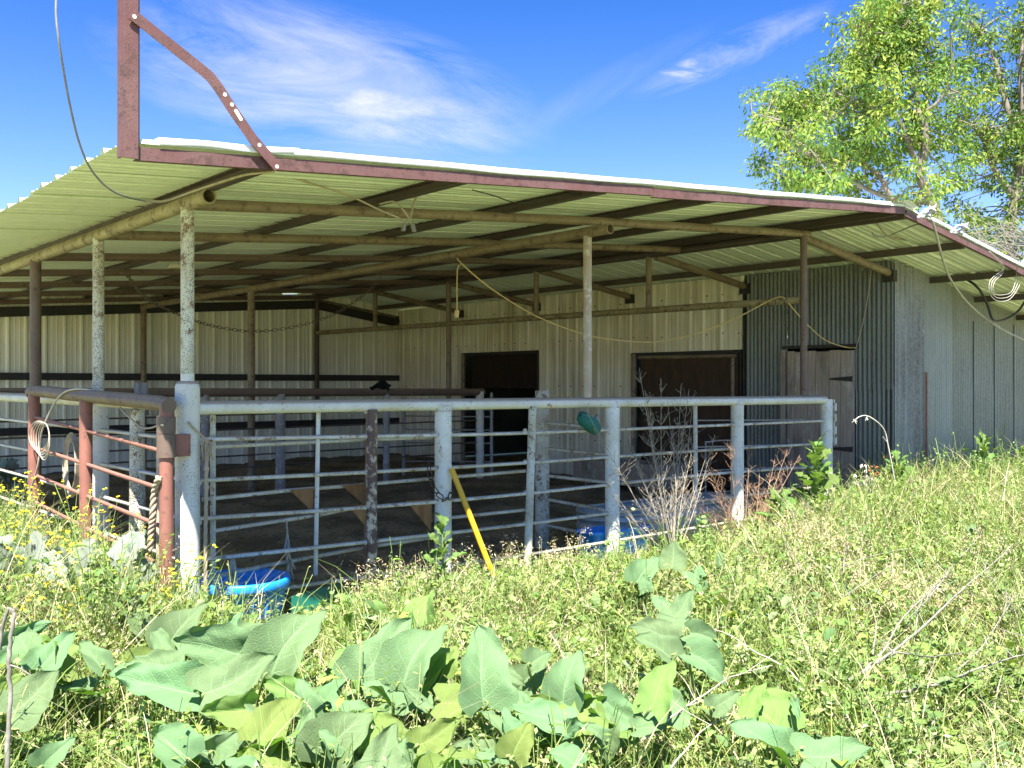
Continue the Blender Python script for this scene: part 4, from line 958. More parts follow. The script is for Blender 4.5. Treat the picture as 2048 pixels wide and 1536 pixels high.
# round lobed mallow leaves and narrow herb leaves
def fans(n, rad, k, lobes, hz, cols, aspect=1.0, tilt=.7):
    X, Y, Z = field(n); n = len(X); keep = rng.random(n) < np.clip(lump(X, Y, 1.1, 7) * 1.9 - .25, .08, 1) * np.where(X + .35 * Y > 6.0, .6, 1); X, Y, Z = X[keep], Y[keep], Z[keep]; n = len(X)
    z = height(X, Y) * rng.uniform(hz[0], hz[1], n) ** 1.0
    nrm = np.stack([rng.normal(-.15, tilt, n), rng.normal(-.25, tilt, n), np.ones(n)], 1); nrm /= np.linalg.norm(nrm, axis=1)[:, None]
    ref = rng.normal(size=(n, 3)); u_ = np.cross(nrm, ref); u_ /= np.linalg.norm(u_, axis=1)[:, None]; v_ = np.cross(nrm, u_)
    rr = rng.uniform(rad[0], rad[1], n); C0 = np.stack([X, Y, z], 1)
    V = np.zeros((n, k + 1, 3)); V[:, 0] = C0 - nrm * rr[:, None] * .22
    for i in range(k):
        a = 2 * np.pi * i / k; r_ = rr * (1.0 if lobes == 0 else (1.0 if i % 2 else .72)) * (.45 if (lobes and i == 0) else 1)
        V[:, i + 1] = C0 + u_ * (np.cos(a) * r_ * 1.0)[:, None] + v_ * (np.sin(a) * r_ * aspect)[:, None]
    b = np.arange(n)[:, None] * (k + 1)
    t3 = np.concatenate([b + np.array([[0, 1 + i, 1 + (i + 1) % k]]) for i in range(k)])
    c = cols[rng.integers(0, len(cols), n)] * rng.uniform(.62, 1.15, (n, 1))
    return V.reshape(-1, 3), [t3], np.repeat(c[:, None], k + 1, 1).reshape(-1, 3)
MAL = np.array([[.14, .215, .055], [.19, .265, .075], [.27, .33, .115], [.105, .175, .045]])
V, F, Cc = fans(60000, (.014, .036), 10, 1, (.35, 1.12), MAL)
stuff('ground_cover', np_mesh('ground_cover', V, F, Cc, 'foliage'), 'low lobed green mallow leaves spread through the grass', 'ground cover')
V, F, Cc = fans(120000, (.010, .024), 4, 0, (.25, 1.1), np.concatenate([MAL, GREEN, DRY[:1]]), .30, .9)
stuff('herb_leaves', np_mesh('herb_leaves', V, F, Cc, 'foliage'), 'mass of small narrow weed leaves between the grass blades', 'weeds')
def sprigs(n):
    X, Y, Z = field(n, 2.9, 15); n = len(X); H = height(X, Y) * rng.uniform(.9, 1.75, n); a = rng.uniform(0, 2 * np.pi, n); ln = H * rng.uniform(.05, .45, n); dx, dy = np.cos(a), np.sin(a); fa = rng.uniform(0, 2 * np.pi, n); wd = .0016 * (1 + .05 * Z)
    def at_(t): return np.stack([X + dx * ln * t ** 1.6, Y + dy * ln * t ** 1.6, H * t], 1)
    sv = np.zeros((n, 8, 3)); sx = np.stack([np.cos(fa), np.sin(fa), 0 * fa], 1)
    for k in range(4): p = at_(k / 3); sv[:, 2 * k] = p + sx * wd[:, None]; sv[:, 2 * k + 1] = p - sx * wd[:, None]
    Vs = [sv.reshape(-1, 3)]; b = np.arange(n)[:, None] * 8; Fs = [np.concatenate([b + np.array([[2 * k, 2 * k + 1, 2 * k + 3, 2 * k + 2]]) for k in range(3)])]
    col = MAL[rng.integers(0, 4, n)] * rng.uniform(.8, 1.25, (n, 1)); Cs = [np.repeat(col[:, None], 8, 1).reshape(-1, 3)]; off = n * 8
    for k in range(9):
        t = .25 + .75 * rng.random(n); p = at_(t); az = rng.uniform(0, 2 * np.pi, n); el = rng.uniform(-.4, .8, n); d = np.stack([np.cos(az) * np.cos(el), np.sin(az) * np.cos(el), np.sin(el)], 1); s_ = np.cross(d, np.array([0, 0, 1.0])); s_ /= np.linalg.norm(s_, axis=1)[:, None]; s_ = s_ + rng.normal(0, .35, (n, 3))
        l_ = rng.uniform(.022, .06, n)[:, None] * (1.1 - .4 * t[:, None]); w_ = l_ * rng.uniform(.16, .34, n)[:, None]
        V_ = np.stack([p, p + d * l_ * .5 + s_ * w_, p + d * l_ - np.array([0, 0, .3]) * l_ * .4, p + d * l_ * .5 - s_ * w_], 1); Vs.append(V_.reshape(-1, 3)); Fs.append(off + np.arange(n)[:, None] * 4 + np.array([[0, 1, 2, 3]])); off += n * 4
        Cs.append(np.repeat((col * rng.uniform(.85, 1.2, (n, 1)))[:, None], 4, 1).reshape(-1, 3))
    return np.concatenate(Vs), Fs, np.concatenate(Cs)
def broad(n):
    X, Y, Z = field(n, 2.8, 14); n = len(X); k = n // 6; id_ = np.minimum(np.arange(n) // 6, k - 1); X = X[:k][id_] + rng.normal(0, .03, n); Y = Y[:k][id_] + rng.normal(0, .03, n)
    ok = ~((X > -.06) & (X < 14.3) & (Y > -.05)) & (np.hypot(X - c0.x, Y - c0.y) > .45); X, Y, id_ = X[ok], Y[ok], id_[ok]; n = len(X)
    H = height(X, Y) * rng.uniform(.35, 1.25, k)[id_] * rng.uniform(.7, 1.1, n); az = rng.uniform(0, 2 * np.pi, n); el = rng.uniform(-.2, .95, n)
    d = np.stack([np.cos(az) * np.cos(el), np.sin(az) * np.cos(el), np.sin(el)], 1); s_ = np.cross(d, np.array([0, 0, 1.0])); s_ /= np.linalg.norm(s_, axis=1)[:, None]; u_ = np.cross(s_, d)
    L_ = rng.uniform(.045, .125, n)[:, None]; W = L_ * rng.uniform(.15, .30, n)[:, None]; b = np.stack([X, Y, H], 1); dn = np.array([0, 0, 1.0]) * L_
    pts = [b, b + d * L_ * .35 + s_ * W + u_ * W * .35, b + d * L_ * .35, b + d * L_ * .35 - s_ * W + u_ * W * .35, b + d * L_ * .7 + s_ * W * .75 + u_ * W * .3 - dn * .08, b + d * L_ * .7 - dn * .1, b + d * L_ * .7 - s_ * W * .75 + u_ * W * .3 - dn * .08, b + d * L_ - dn * .25]
    V = np.stack(pts, 1); i_ = np.arange(n)[:, None] * 8
    F = [np.concatenate([i_ + np.array([t_]) for t_ in ((0, 2, 1), (0, 3, 2), (4, 5, 7), (5, 6, 7))]), np.concatenate([i_ + np.array([t_]) for t_ in ((1, 2, 5, 4), (2, 3, 6, 5))])]
    c = np.concatenate([MAL, GREEN[:2], MAL * np.array([.8, .85, 1.2])])[rng.integers(0, 10, k)][id_] * rng.uniform(.8, 1.2, (n, 1))
    return V.reshape(-1, 3), F, np.repeat(c[:, None], 8, 1).reshape(-1, 3)
V, F, Cc = broad(20000)
stuff('broad_weeds', np_mesh('broad_weeds', V, F, Cc, 'foliage'), 'clumps of broader leaved green weeds mixed into the grass', 'weeds')
V, F, Cc = sprigs(13000)
stuff('leafy_weeds', np_mesh('leafy_weeds', V, F, Cc, 'foliage'), 'tangle of thin upright leafy weeds rising above the grass', 'weeds')
# dry brome grass with drooping seed heads
def brome(places):
    Vs, Fs, Cs, nb = [], [], [], 0
    for (x, y, h) in places:
        a = random.uniform(0, 6.28); ln = h * random.uniform(.15, .5); dx, dy = math.cos(a), math.sin(a); pts = []
        for k in range(7):
            t = k / 6; pts.append(Vector((x + dx * ln * t ** 2.2, y + dy * ln * t ** 2.2, h * (t if t < .8 else .8 + (t - .8) * .45))))
        sd_ = Vector((-dy, dx, 0)); col = np.array(random.choice([(.50, .43, .26), (.42, .36, .18), (.30, .33, .12)])) * random.uniform(.8, 1.15)
        vs = []
        for k, p in enumerate(pts): w_ = .0014 * (1.3 - k / 7); vs += [p + sd_ * w_, p - sd_ * w_]
        Vs += vs; Cs += [col] * len(vs); Fs += [(nb + 2 * k, nb + 2 * k + 1, nb + 2 * k + 3, nb + 2 * k + 2) for k in range(6)]; nb += len(vs)
        hc_ = np.array(random.choice([(.62, .50, .34), (.66, .56, .42), (.52, .40, .28), (.60, .55, .36)]))
        for j in range(random.randint(6, 12)):
            p = pts[4].lerp(pts[6], random.random()) + jit(.006); d = Vector((dx * .5 + random.uniform(-.6, .6), dy * .5 + random.uniform(-.6, .6), random.uniform(-.9, .35))).normalized()
            st_ = p + d * random.uniform(.008, .035); l_ = random.uniform(.018, .034); s1 = d.orthogonal().normalized(); s2 = d.cross(s1)
            wd_ = l_ * .13; vs = [st_, st_ + d * l_ * .4 + s1 * wd_, st_ + d * l_ * .4 - s1 * wd_, st_ + d * l_ * .4 + s2 * wd_, st_ + d * l_ * .4 - s2 * wd_, st_ + d * l_, p]
            Vs += vs; Cs += [hc_ * random.uniform(.8, 1.15)] * 7
            Fs += [(nb, nb + 1, nb + 5, nb + 2), (nb, nb + 3, nb + 5, nb + 4), (nb + 6, nb, nb + 1, nb)][:2]; nb += 7
    return np.array([tuple(v) for v in Vs]), [np.array(Fs)], np.array(Cs)
pl = []
for k in range(330):                                    # a fringe along the front fence
    x = random.uniform(.15, 4.4); y = random.gauss(-.35, .28)
    if math.hypot(x - c0.x, y - c0.y + .2) > .62 and y < .1 and not (3.7 < x < 5.2 and random.random() < .85): pl.append((x, y, random.uniform(.22, .50)))
X_, Y_, Z_ = field(2000, 3.0, 14)
for x, y in zip(X_, Y_): pl.append((x, y, float(height(np.array([x]), np.array([y]))[0]) * random.uniform(.9, 1.7)))
for (u, v, y_, n_) in ((1880, 1230, None, 60), (1600, 1085, None, 60), (1850, 1010, None, 80), (1900, 1000, None, 60), (1690, 1120, None, 70), (1960, 1130, None, 60), (1570, 1180, None, 50), (1750, 1180, None, 50)):
    q_ = PZ(u, v, .25)
    for k in range(n_):
        x, y = q_.x + random.gauss(0, .16), q_.y + random.gauss(0, .16)
        if y < -.12: pl.append((x, y, random.uniform(.35, .66)))
V, F, Cc = brome(pl)
stuff('dry_grass', np_mesh('dry_grass', V, F, Cc, 'foliage'), 'tan drooping seed heads of dry brome grass standing over the green', 'dry grass')

# ------------------------------------------------------------------ buffalo gourd: large pale leaves
def gourd_leaf(seed, wr=.8, fold=.35, round_=0.0, curl=.15):
    r_ = random.Random(seed); nl, nw = 18, 20; vs, fs, vein = [], [], []
    for i in range(nl + 1):
        t = i / nl
        tri = (1 - t) ** .72 * (.30 + .70 * min(1, t / .10 + .30)) if t < .97 else .02
        rnd = math.sin(math.pi * min(1, .12 + .88 * t) ** .75) ** .7 if t < 1 else 0
        hw = wr * .5 * ((1 - round_) * min(tri * 1.12, 1) + round_ * rnd); hw += (.010 * math.sin(t * 34 + seed) + .016 * math.sin(t * 15 + 2 * seed)) * (t < .9)
        for j in range(nw + 1):
            s_ = -1 + 2 * j / nw
            y = t - .16 * abs(s_) ** 1.3 * (1 - t) ** 3 + .05 * (1 - abs(s_)) * 0
            x = hw * s_ + .06 * math.sin(seed * 1.7) * t * t + .03 * math.sin(t * 6 + seed)
            z = abs(x) * math.tan(fold) + curl * (-(t - .45) ** 2) + .050 * math.sin(8 * t + 4 * s_ + seed) * abs(s_) ** 1.5 + .022 * math.sin(21 * t + seed + 2 * s_) * abs(s_) ** 2
            z += .010 * math.sin(t * 16 - abs(s_) * 9) * abs(s_) * (1 - abs(s_)) * 2
            z += .008 * mnoise.noise((x * 14, y * 14, seed))
            vs.append((x, y, z))
            vein.append((t, s_))
    fs = [(i * (nw + 1) + j, i * (nw + 1) + j + 1, (i + 1) * (nw + 1) + j + 1, (i + 1) * (nw + 1) + j) for i in range(nl) for j in range(nw)]
    me = bpy.data.meshes.new('leaf'); me.from_pydata(vs, [], fs); me.polygons.foreach_set('use_smooth', [True] * len(fs))
    a = me.attributes.new('lt', 'FLOAT', 'POINT'); a.data.foreach_set('value', [q_[0] for q_ in vein]); a = me.attributes.new('ls', 'FLOAT', 'POINT'); a.data.foreach_set('value', [q_[1] for q_ in vein]); me.update(); return me
LM = {}
def leaf_mesh(kind, i, lit):
    key = (kind, i, lit)
    if key not in LM:
        base_ = gourd_leaf(i * 3.7 + 1, {'w': .92, 'm': .72, 'n': .48, 'r': .98}[kind], (.24, .38, .55, .30, .62)[i % 5], .85 if kind == 'r' else (.34, .20, .42, .28, .36)[i % 5], (.15, .45, .75, -.25, .5)[i % 5])
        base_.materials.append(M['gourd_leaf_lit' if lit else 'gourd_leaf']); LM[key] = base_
    return LM[key]
def put_leaf(parent, me, base, tip, facing, roll=0.0, name='leaf', width=1.0):
    y_ = (tip - base); L_ = y_.length; y_.normalize(); z_ = (facing - y_ * facing.dot(y_)).normalized(); x_ = y_.cross(z_)
    m3 = Matrix((x_, y_, z_)).transposed() @ Matrix.Rotation(roll, 3, 'Y')
    o = bpy.data.objects.new(name, me); COL.objects.link(o); o.parent = parent
    o.matrix_local = parent.matrix_basis.inverted() @ (Matrix.Translation(base) @ m3.to_4x4() @ Matrix.Diagonal((L_ * width, L_, L_, 1)))
    return o
# (base u, v, tip u, v, kind, yellow-lit, roll)
LV = {
 'left': ('grey-green gourd plant with big upright leaves at the lower left edge of the weeds', (70, 1480), [(-20, 1305, 99, 1238, 'n', 0, .9), (78, 1338, 146, 1256, 'm', 0, 0), (205, 1332, 150, 1278, 'n', 0, .2), (20, 1432, 116, 1342, 'w', 0, .2), (82, 1535, 146, 1470, 'm', 0, .3), (-25, 1400, 44, 1345, 'm', 1, .8), (60, 1310, 20, 1250, 'm', 0, -.3), (120, 1330, 92, 1270, 'm', 1, .9)]),
 'mid_left': ('largest gourd plant, wide grey-green leaves before the round blue tub', (470, 1500), [(334, 1294, 408, 1196, 'm', 0, .1), (325, 1300, 305, 1234, 'n', 0, -.2), (487, 1306, 338, 1284, 'm', 0, -.9), (530, 1352, 637, 1202, 'm', 0, .15), (410, 1392, 552, 1310, 'm', 0, .1), (505, 1416, 401, 1430, 'm', 1, -.7), (508, 1482, 600, 1388, 'm', 1, .1), (594, 1388, 522, 1362, 'm', 1, -.8), (620, 1430, 594, 1354, 'm', 0, .2), (600, 1490, 626, 1420, 'm', 0, 0), (424, 1504, 474, 1462, 'w', 0, .6), (446, 1284, 481, 1219, 'n', 0, .5), (474, 1268, 541, 1250, 'm', 0, .2), (396, 1384, 212, 1352, 'n', 0, -.25), (350, 1340, 268, 1320, 'm', 0, -.2), (376, 1520, 308, 1466, 'r', 0, 0), (502, 1540, 448, 1520, 'w', 0, .2)]),
 'mid': ('gourd plant with pointed grey and yellow-green leaves in the middle foreground', (800, 1500), [(722, 1360, 818, 1226, 'm', 0, .1), (796, 1370, 880, 1232, 'm', 0, -.2), (735, 1328, 806, 1282, 'n', 1, .6), (972, 1408, 949, 1246, 'm', 0, .1), (876, 1402, 966, 1410, 'w', 1, .2), (1003, 1342, 1052, 1368, 'm', 0, .1), (884, 1344, 907, 1284, 'w', 1, 0), (861, 1332, 836, 1296, 'm', 1, .4), (783, 1406, 723, 1362, 'm', 0, .7), (706, 1478, 750, 1409, 'm', 1, .1), (797, 1480, 742, 1424, 'm', 1, -.2), (721, 1496, 754, 1446, 'm', 1, .3), (835, 1492, 920, 1437, 'm', 1, .6), (786, 1538, 808, 1470, 'n', 0, .2), (1011, 1514, 951, 1512, 'm', 0, .1), (1010, 1462, 958, 1418, 'n', 0, .5), (704, 1440, 665, 1446, 'm', 0, .1), (853, 1420, 802, 1370, 'n', 0, .4), (666, 1512, 638, 1458, 'm', 0, .3), (652, 1504, 590, 1467, 'm', 0, .4), (905, 1240, 880, 1222, 'w', 1, .4), (760, 1225, 750, 1198, 'w', 1, .0)]),
 'mid_right': ('gourd plant with a tall pointed leaf right of the middle foreground', (1140, 1500), [(1122, 1410, 1151, 1291, 'm', 0, .1), (1133, 1452, 1020, 1418, 'm', 0, .2), (1025, 1516, 1057, 1440, 'w', 1, .1), (1031, 1474, 1005, 1414, 'm', 0, .3), (1158, 1532, 1099, 1500, 'r', 0, 0), (1208, 1444, 1225, 1530, 'm', 0, 0), (1207, 1400, 1297, 1461, 'm', 0, .6), (1186, 1420, 1244, 1460, 'n', 0, -.3), (1298, 1420, 1342, 1316, 'm', 1, .1), (1348, 1280, 1256, 1250, 'm', 0, -.3), (1346, 1312, 1268, 1269, 'm', 0, .1), (1343, 1246, 1386, 1180, 'm', 0, 0), (1060, 1330, 1100, 1300, 'w', 0, .1)]),
 'right': ('scattered gourd leaves at the edge of the long grass, lower right of centre', (1500, 1500), [(1378, 1300, 1463, 1362, 'm', 0, .2), (1608, 1518, 1738, 1496, 'm', 0, .15), (1670, 1510, 1735, 1500, 'n', 0, .8), (1488, 1436, 1527, 1359, 'n', 1, .1), (1426, 1418, 1481, 1380, 'm', 0, .1), (1376, 1262, 1448, 1283, 'm', 0, .3), (1590, 1400, 1600, 1440, 'n', 0, .1), (1560, 1490, 1530, 1450, 'm', 0, .2)]),
 'fence': ('gourd plant with a round leaf growing against the fence before the stock tank', (1320, 1180), [(1343, 1137, 1347, 1083, 'r', 0, 0), (1274, 1165, 1313, 1106, 'm', 0, .2), (1386, 1143, 1409, 1187, 'w', 0, 0), (1294, 1182, 1284, 1150, 'w', 0, 0), (1440, 1130, 1436, 1096, 'n', 0, .3), (1330, 1220, 1300, 1190, 'm', 0, .2)]),
 'gate': ('gourd plant with narrow upright leaves beside the foot of the rusty gate', (250, 1250), [(219, 1219, 274, 1147, 'n', 0, .1), (240, 1244, 298, 1178, 'n', 0, .2), (190, 1225, 150, 1190, 'm', 0, .1), (290, 1260, 262, 1215, 'm', 0, -.2)]),
}
ki = 0
for key, (lab, root, leaves) in LV.items():
    zr = .0; rp = PZ(root[0], root[1], .05); pt_ = thing('gourd_plant', lab, 'gourd plant', (rp.x, rp.y, 0), 'buffalo gourd plants in the weeds')
    for (bu, bv, tu, tv, kd, lit, roll) in leaves:
        zb_ = .55 if bv < 1330 else (.52 if bv < 1430 else .48)
        if key in ('fence', 'gate'): zb_ = .43
        b = PZ(bu, bv, zb_); dcam = float(np.dot(np.array(b) - CAM, FW)); h = (bv - tv) / FPX * dcam
        tp = PD(tu, tv, dcam + .55 * h + random.uniform(-.03, .05)); tocam = (Vector(CAM) - b).normalized()
        fac = (tocam * .75 + Vector((0, 0, .75)) + jit(.18)).normalized()
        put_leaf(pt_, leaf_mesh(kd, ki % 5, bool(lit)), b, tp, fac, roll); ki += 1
        foot = Vector((b.x + (rp.x - b.x) * .35 + random.uniform(-.05, .05), b.y + (rp.y - b.y) * .35 + .05, .02))
        stem = MB(); stem.tube(curve([foot, foot.lerp(b, .5) + Vector((0, 0, .06)), b + (b - tp).normalized() * .01, b + (tp - b) * .04], 4), .0055, 6); part('stem', stem, 'green_stem', pt_)
    if key not in ('fence', 'gate'):                     # smaller leaves lower down fill the plant
        for q_ in range({'left': 16, 'mid_left': 30, 'mid': 34, 'mid_right': 22, 'right': 8}[key]):
            src = random.choice(leaves); lo = PZ(src[0] + random.uniform(-70, 70), src[1] + random.uniform(-25, 65), random.uniform(.30, .46)); az = random.uniform(0, 6.28)
            d = Vector((math.cos(az) * .8, math.sin(az) * .8, random.uniform(-.1, .9))).normalized() * random.uniform(.10, .25)
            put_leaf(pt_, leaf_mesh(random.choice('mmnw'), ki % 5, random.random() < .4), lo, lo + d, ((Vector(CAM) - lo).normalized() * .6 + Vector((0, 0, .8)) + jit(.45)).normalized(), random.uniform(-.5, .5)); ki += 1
            stem = MB().tube(curve([Vector((lo.x + random.uniform(-.05, .05), lo.y + .06, .02)), lo.lerp(Vector((lo.x, lo.y, 0)), .4), lo, lo + d * .05], 3), .004, 5); part('stem', stem, 'green_stem', pt_)

# ------------------------------------------------------------------ wild lettuce, thistles
def lobed_leaf(seed):
    nl = 16; vs, fs = [], []
    for i in range(nl + 1):
        t = i / nl; lob = .45 + .55 * abs(math.sin(t * 9.2 + seed)) ** .8; hw = .30 * math.sin(math.pi * min(1, t * .93 + .06)) ** .6 * lob * (.45 + .75 * t if t < .75 else 1.05 * (1 - t) / .25 + .02)
        for s_ in (-1, -.5, 0, .5, 1): vs.append((hw * s_, t + (.05 * abs(s_) if i % 2 else 0), abs(s_) * hw * .35 - .30 * (t - .35) ** 2 + .03 * math.sin(t * 17 + s_ * 3 + seed)))
    fs = [(i * 5 + j, i * 5 + j + 1, i * 5 + j + 6, i * 5 + j + 5) for i in range(nl) for j in range(4)]
    me = bpy.data.meshes.new('leaf'); me.from_pydata(vs, [], fs); me.polygons.foreach_set('use_smooth', [True] * len(fs))
    a = me.attributes.new('ls', 'FLOAT', 'POINT'); a.data.foreach_set('value', [(-1, -.5, 0, .5, 1)[i % 5] for i in range(len(vs))]); a = me.attributes.new('lt', 'FLOAT', 'POINT'); a.data.foreach_set('value', [(i // 5) / 16 for i in range(len(vs))]); me.update(); me.materials.append(M['lettuce_leaf']); return me
LL = [lobed_leaf(s_) for s_ in (.3, 1.4, 2.6)]
def lettuce(foot, top, size, n, label, seed):
    r_ = random.Random(seed); t_ = thing('wild_lettuce', label, 'weed', foot, 'wild lettuce plants by the barn'); top = Vector(top); foot = Vector(foot)
    part('stem', MB().tube(curve([foot, foot.lerp(top, .5) + Vector((.01, 0, 0)), top], 5), [.010] * 5 + [.007] * 5 + [.004], 7), 'green_stem', t_)
    for k in range(n):
        f = (k + .5) / n; p = foot.lerp(top, .12 + .86 * f); az = k * 2.4 + r_.uniform(-.3, .3); el = .25 + .9 * f + r_.uniform(-.15, .15); L_ = size * (1.0 - .62 * f) * r_.uniform(.8, 1.15)
        d = Vector((math.cos(az) * math.cos(el), math.sin(az) * math.cos(el), math.sin(el)))
        put_leaf(t_, LL[k % 3], p, p + d * L_, Vector((0, 0, 1)) + jit(.25) - Vector((.2, .3, 0)), r_.uniform(-.4, .4), width=1.15)
def foot_of(u, v, z=.0): p = PZ(u, v, z); return p
def upto(foot, h, dx=0.0): return Vector((foot.x + dx, foot.y, foot.z + h))
fpt = PY(884, 1150, -.28); fpt.z = 0; lettuce(fpt, PY(884, 1040, -.28), .26, 15, 'bright green wild lettuce growing up the second fence post', 1)
fpt = PY(1640, 1000, -.45); fpt.z = 0; lettuce(fpt, PY(1633, 890, -.45), .46, 24, 'tall pale wild lettuce in front of the hinge post at the fence end', 2)
fpt = PY(1966, 960, -.7); fpt.z = 0; lettuce(fpt, PY(1966, 872, -.7), .40, 18, 'bright wild lettuce against the grey sheet wall at the right', 3)
fpt = PY(1560, 1060, -.6); fpt.z = 0; lettuce(fpt, upto(fpt, .55), .40, 16, 'leafy wild lettuce low before the right end of the fence', 4)
fpt = PZ(1590, 1190, .0); lettuce(fpt, upto(fpt, .22), .26, 9, 'small wild lettuce rosette in the grass right of the gourd leaves', 5)
fpt = PY(1800, 1000, -.5); fpt.z = 0; lettuce(fpt, PY(1792, 915, -.5), .44, 18, 'broad-leaved lettuce at the foot of the bent dry stalk', 6)
fpt = PY(2040, 985, -.9); fpt.z = 0; lettuce(fpt, PY(2045, 905, -.9), .46, 14, 'wild lettuce cut by the right edge beside the wall', 7)
# palmate mallow sprigs standing above the ground cover
def mallow(foot, h, n, label, seed):
    r_ = random.Random(seed); t_ = thing('mallow_plant', label, 'weed', foot, 'mallow sprigs by the fence'); foot = Vector(foot); st = MB(); lf = MB()
    for k in range(n):
        a = r_.uniform(0, 6.28); top = foot + Vector((math.cos(a) * h * .35 * r_.random(), math.sin(a) * h * .35 * r_.random(), h * r_.uniform(.5, 1.05)))
        st.tube([foot, foot.lerp(top, .6) + jit(.015), top], .003, 5)
        for q_ in range(r_.randint(3, 5)):
            c = foot.lerp(top, r_.uniform(.5, 1)) + Vector((r_.uniform(-.05, .05), r_.uniform(-.05, .05), r_.uniform(-.01, .03))); rr = r_.uniform(.02, .038); nrm = (Vector((0, -.2, 1)) + Vector((r_.uniform(-.7, .7), r_.uniform(-.7, .7), 0))).normalized(); u_ = nrm.orthogonal().normalized(); v_ = nrm.cross(u_)
            vs = [c - nrm * rr * .2]
            for i in range(14): an = 2 * math.pi * i / 14; ra = rr * (1 if i % 2 else .55); vs.append(c + u_ * math.cos(an) * ra + v_ * math.sin(an) * ra)
            lf.add(vs, [(0, 1 + i, 1 + (i + 1) % 14) for i in range(14)])
    part('stem', st, 'green_stem', t_); part('leaves', lf, 'lettuce_leaf', t_, stuff=True)
for i, (u, v, h, lab) in enumerate([(1235, 1180, .42, 'mallow sprig in front of the post beside the blue tub'), (740, 1230, .20, 'mallow sprig by the foot of the peeling slim post'), (1020, 1210, .24, 'mallow sprig by the foot of the yellow pole'), (1420, 1130, .45, 'pale flowering mallow sprig in front of the stock tank'), (690, 1270, .30, 'mallow sprig just behind the tallest gourd leaf'), (700, 1400, .34, 'mallow sprig between the two middle gourd plants'), (215, 1330, .36, 'mallow sprig behind the left gourd leaves'), (1060, 1480, .3, 'dark mallow sprig among the lower middle gourd leaves')]):
    mallow(PZ(u, v, .02), h, 11, lab, i)
# ------------------------------------------------------------------ mustard in flower, left of the gate
def mustard(foot, h, label, seed, nb=11):
    r_ = random.Random(seed); t_ = thing('mustard_plant', label, 'flowering weed', foot, 'yellow mustard plants by the rusty gate'); foot = Vector(foot)
    st, fl, lf = MB(), MB(), MB(); n_ = nb
    for k in range(n_):
        a = r_.uniform(0, 6.28); sp = h * r_.uniform(.12, .55); top = foot + Vector((math.cos(a) * sp, math.sin(a) * sp, h * r_.uniform(.65, 1.2)))
        P = curve([foot + Vector((0, 0, h * .1 * r_.random())), foot.lerp(top, .5) + Vector((0, 0, h * .08)), top], 4); st.tube(P, [.004 * (1.25 - i / len(P)) for i in range(len(P))], 5)
        tips = [top] + [P[r_.randint(4, 7)] + Vector((r_.uniform(-.1, .1), r_.uniform(-.1, .1), r_.uniform(.05, .16))) for _ in range(2)]
        for tp in tips:
            st.tube([P[5], tp], .0016, 4)
            for q_ in range(r_.randint(4, 6)):
                c = tp + Vector((r_.gauss(0, .008), r_.gauss(0, .008), r_.gauss(0, .005))); nrm = Vector((r_.uniform(-.6, .6), r_.uniform(-.8, .4), 1)).normalized(); u_ = nrm.orthogonal().normalized(); v_ = nrm.cross(u_); rr = r_.uniform(.008, .0125)
                fl.add([c + u_ * rr, c + v_ * rr, c - u_ * rr, c - v_ * rr], [(0, 1, 2, 3)])
        for q_ in range(16):
            p = P[r_.randint(0, 6)] + jit(.03); d = Vector((r_.uniform(-1, 1), r_.uniform(-1, 1), r_.uniform(-.1, .6))).normalized(); sd_ = d.cross(Vector((0, 0, 1))).normalized(); l_ = r_.uniform(.03, .09); w_ = l_ * .14
            lf.add([p, p + d * l_ * .5 + sd_ * w_, p + d * l_ - Vector((0, 0, l_ * .2)), p + d * l_ * .5 - sd_ * w_], [(0, 1, 2, 3)])
    part('stem', st, 'green_stem', t_); part('flowers', fl, 'flower_yellow', t_, stuff=True); part('leaves', lf, 'weed_leaf', t_, stuff=True)
M['flower_yellow'] = mat('flower_yellow', leafmat(.25, .6, (1.1, 1.1, .3), False, (.62, .54, .045)))
M['weed_leaf'] = mat('weed_leaf', leafmat(.35, .6, (1.2, 1.35, .45), False, (.22, .30, .11)))
M['silver_leaf'] = mat('silver_leaf', leafmat(.15, .75, (1.0, 1.2, .7), False, (.23, .27, .21), (.22, .27, .19), 30))
ml = [(-.35, -.55, .62, 'mustard plant nearest the hinge post of the rusty gate'), (-.55, -.25, .66, 'mustard plant in front of the rusty gate, beside its middle upright'), (-.45, .35, .74, 'mustard plant growing through the lower rails of the rusty gate'), (-.75, .15, .72, 'mustard plant in the thick of the yellow patch'), (-.95, -.35, .62, 'mustard plant at the near side of the yellow patch'), (-.85, .75, .80, 'tall mustard plant behind the yellow patch'), (-.5, 1.0, .82, 'mustard plant touching the middle upright of the rusty gate'), (-1.15, -.85, .52, 'short mustard plant at the left edge nearest the gourd leaves'), (-.65, 1.7, .88, 'tall mustard plant under the hose coil'), (-1.0, -.05, .70, 'mustard plant at the left edge of the picture'), (-.62, -.75, .48, 'low mustard plant before the gate with few flowers'), (-.25, -.85, .42, 'single low mustard by the foot of the corner post'), (-.50, 2.6, .92, 'farthest mustard plant, behind the hose coil'), (-1.05, .5, .85, 'tall mustard plant cut by the left edge')]
for i, (x, y, h, lab) in enumerate(ml): mustard((x, y, 0), h, lab, 40 + i, 10)
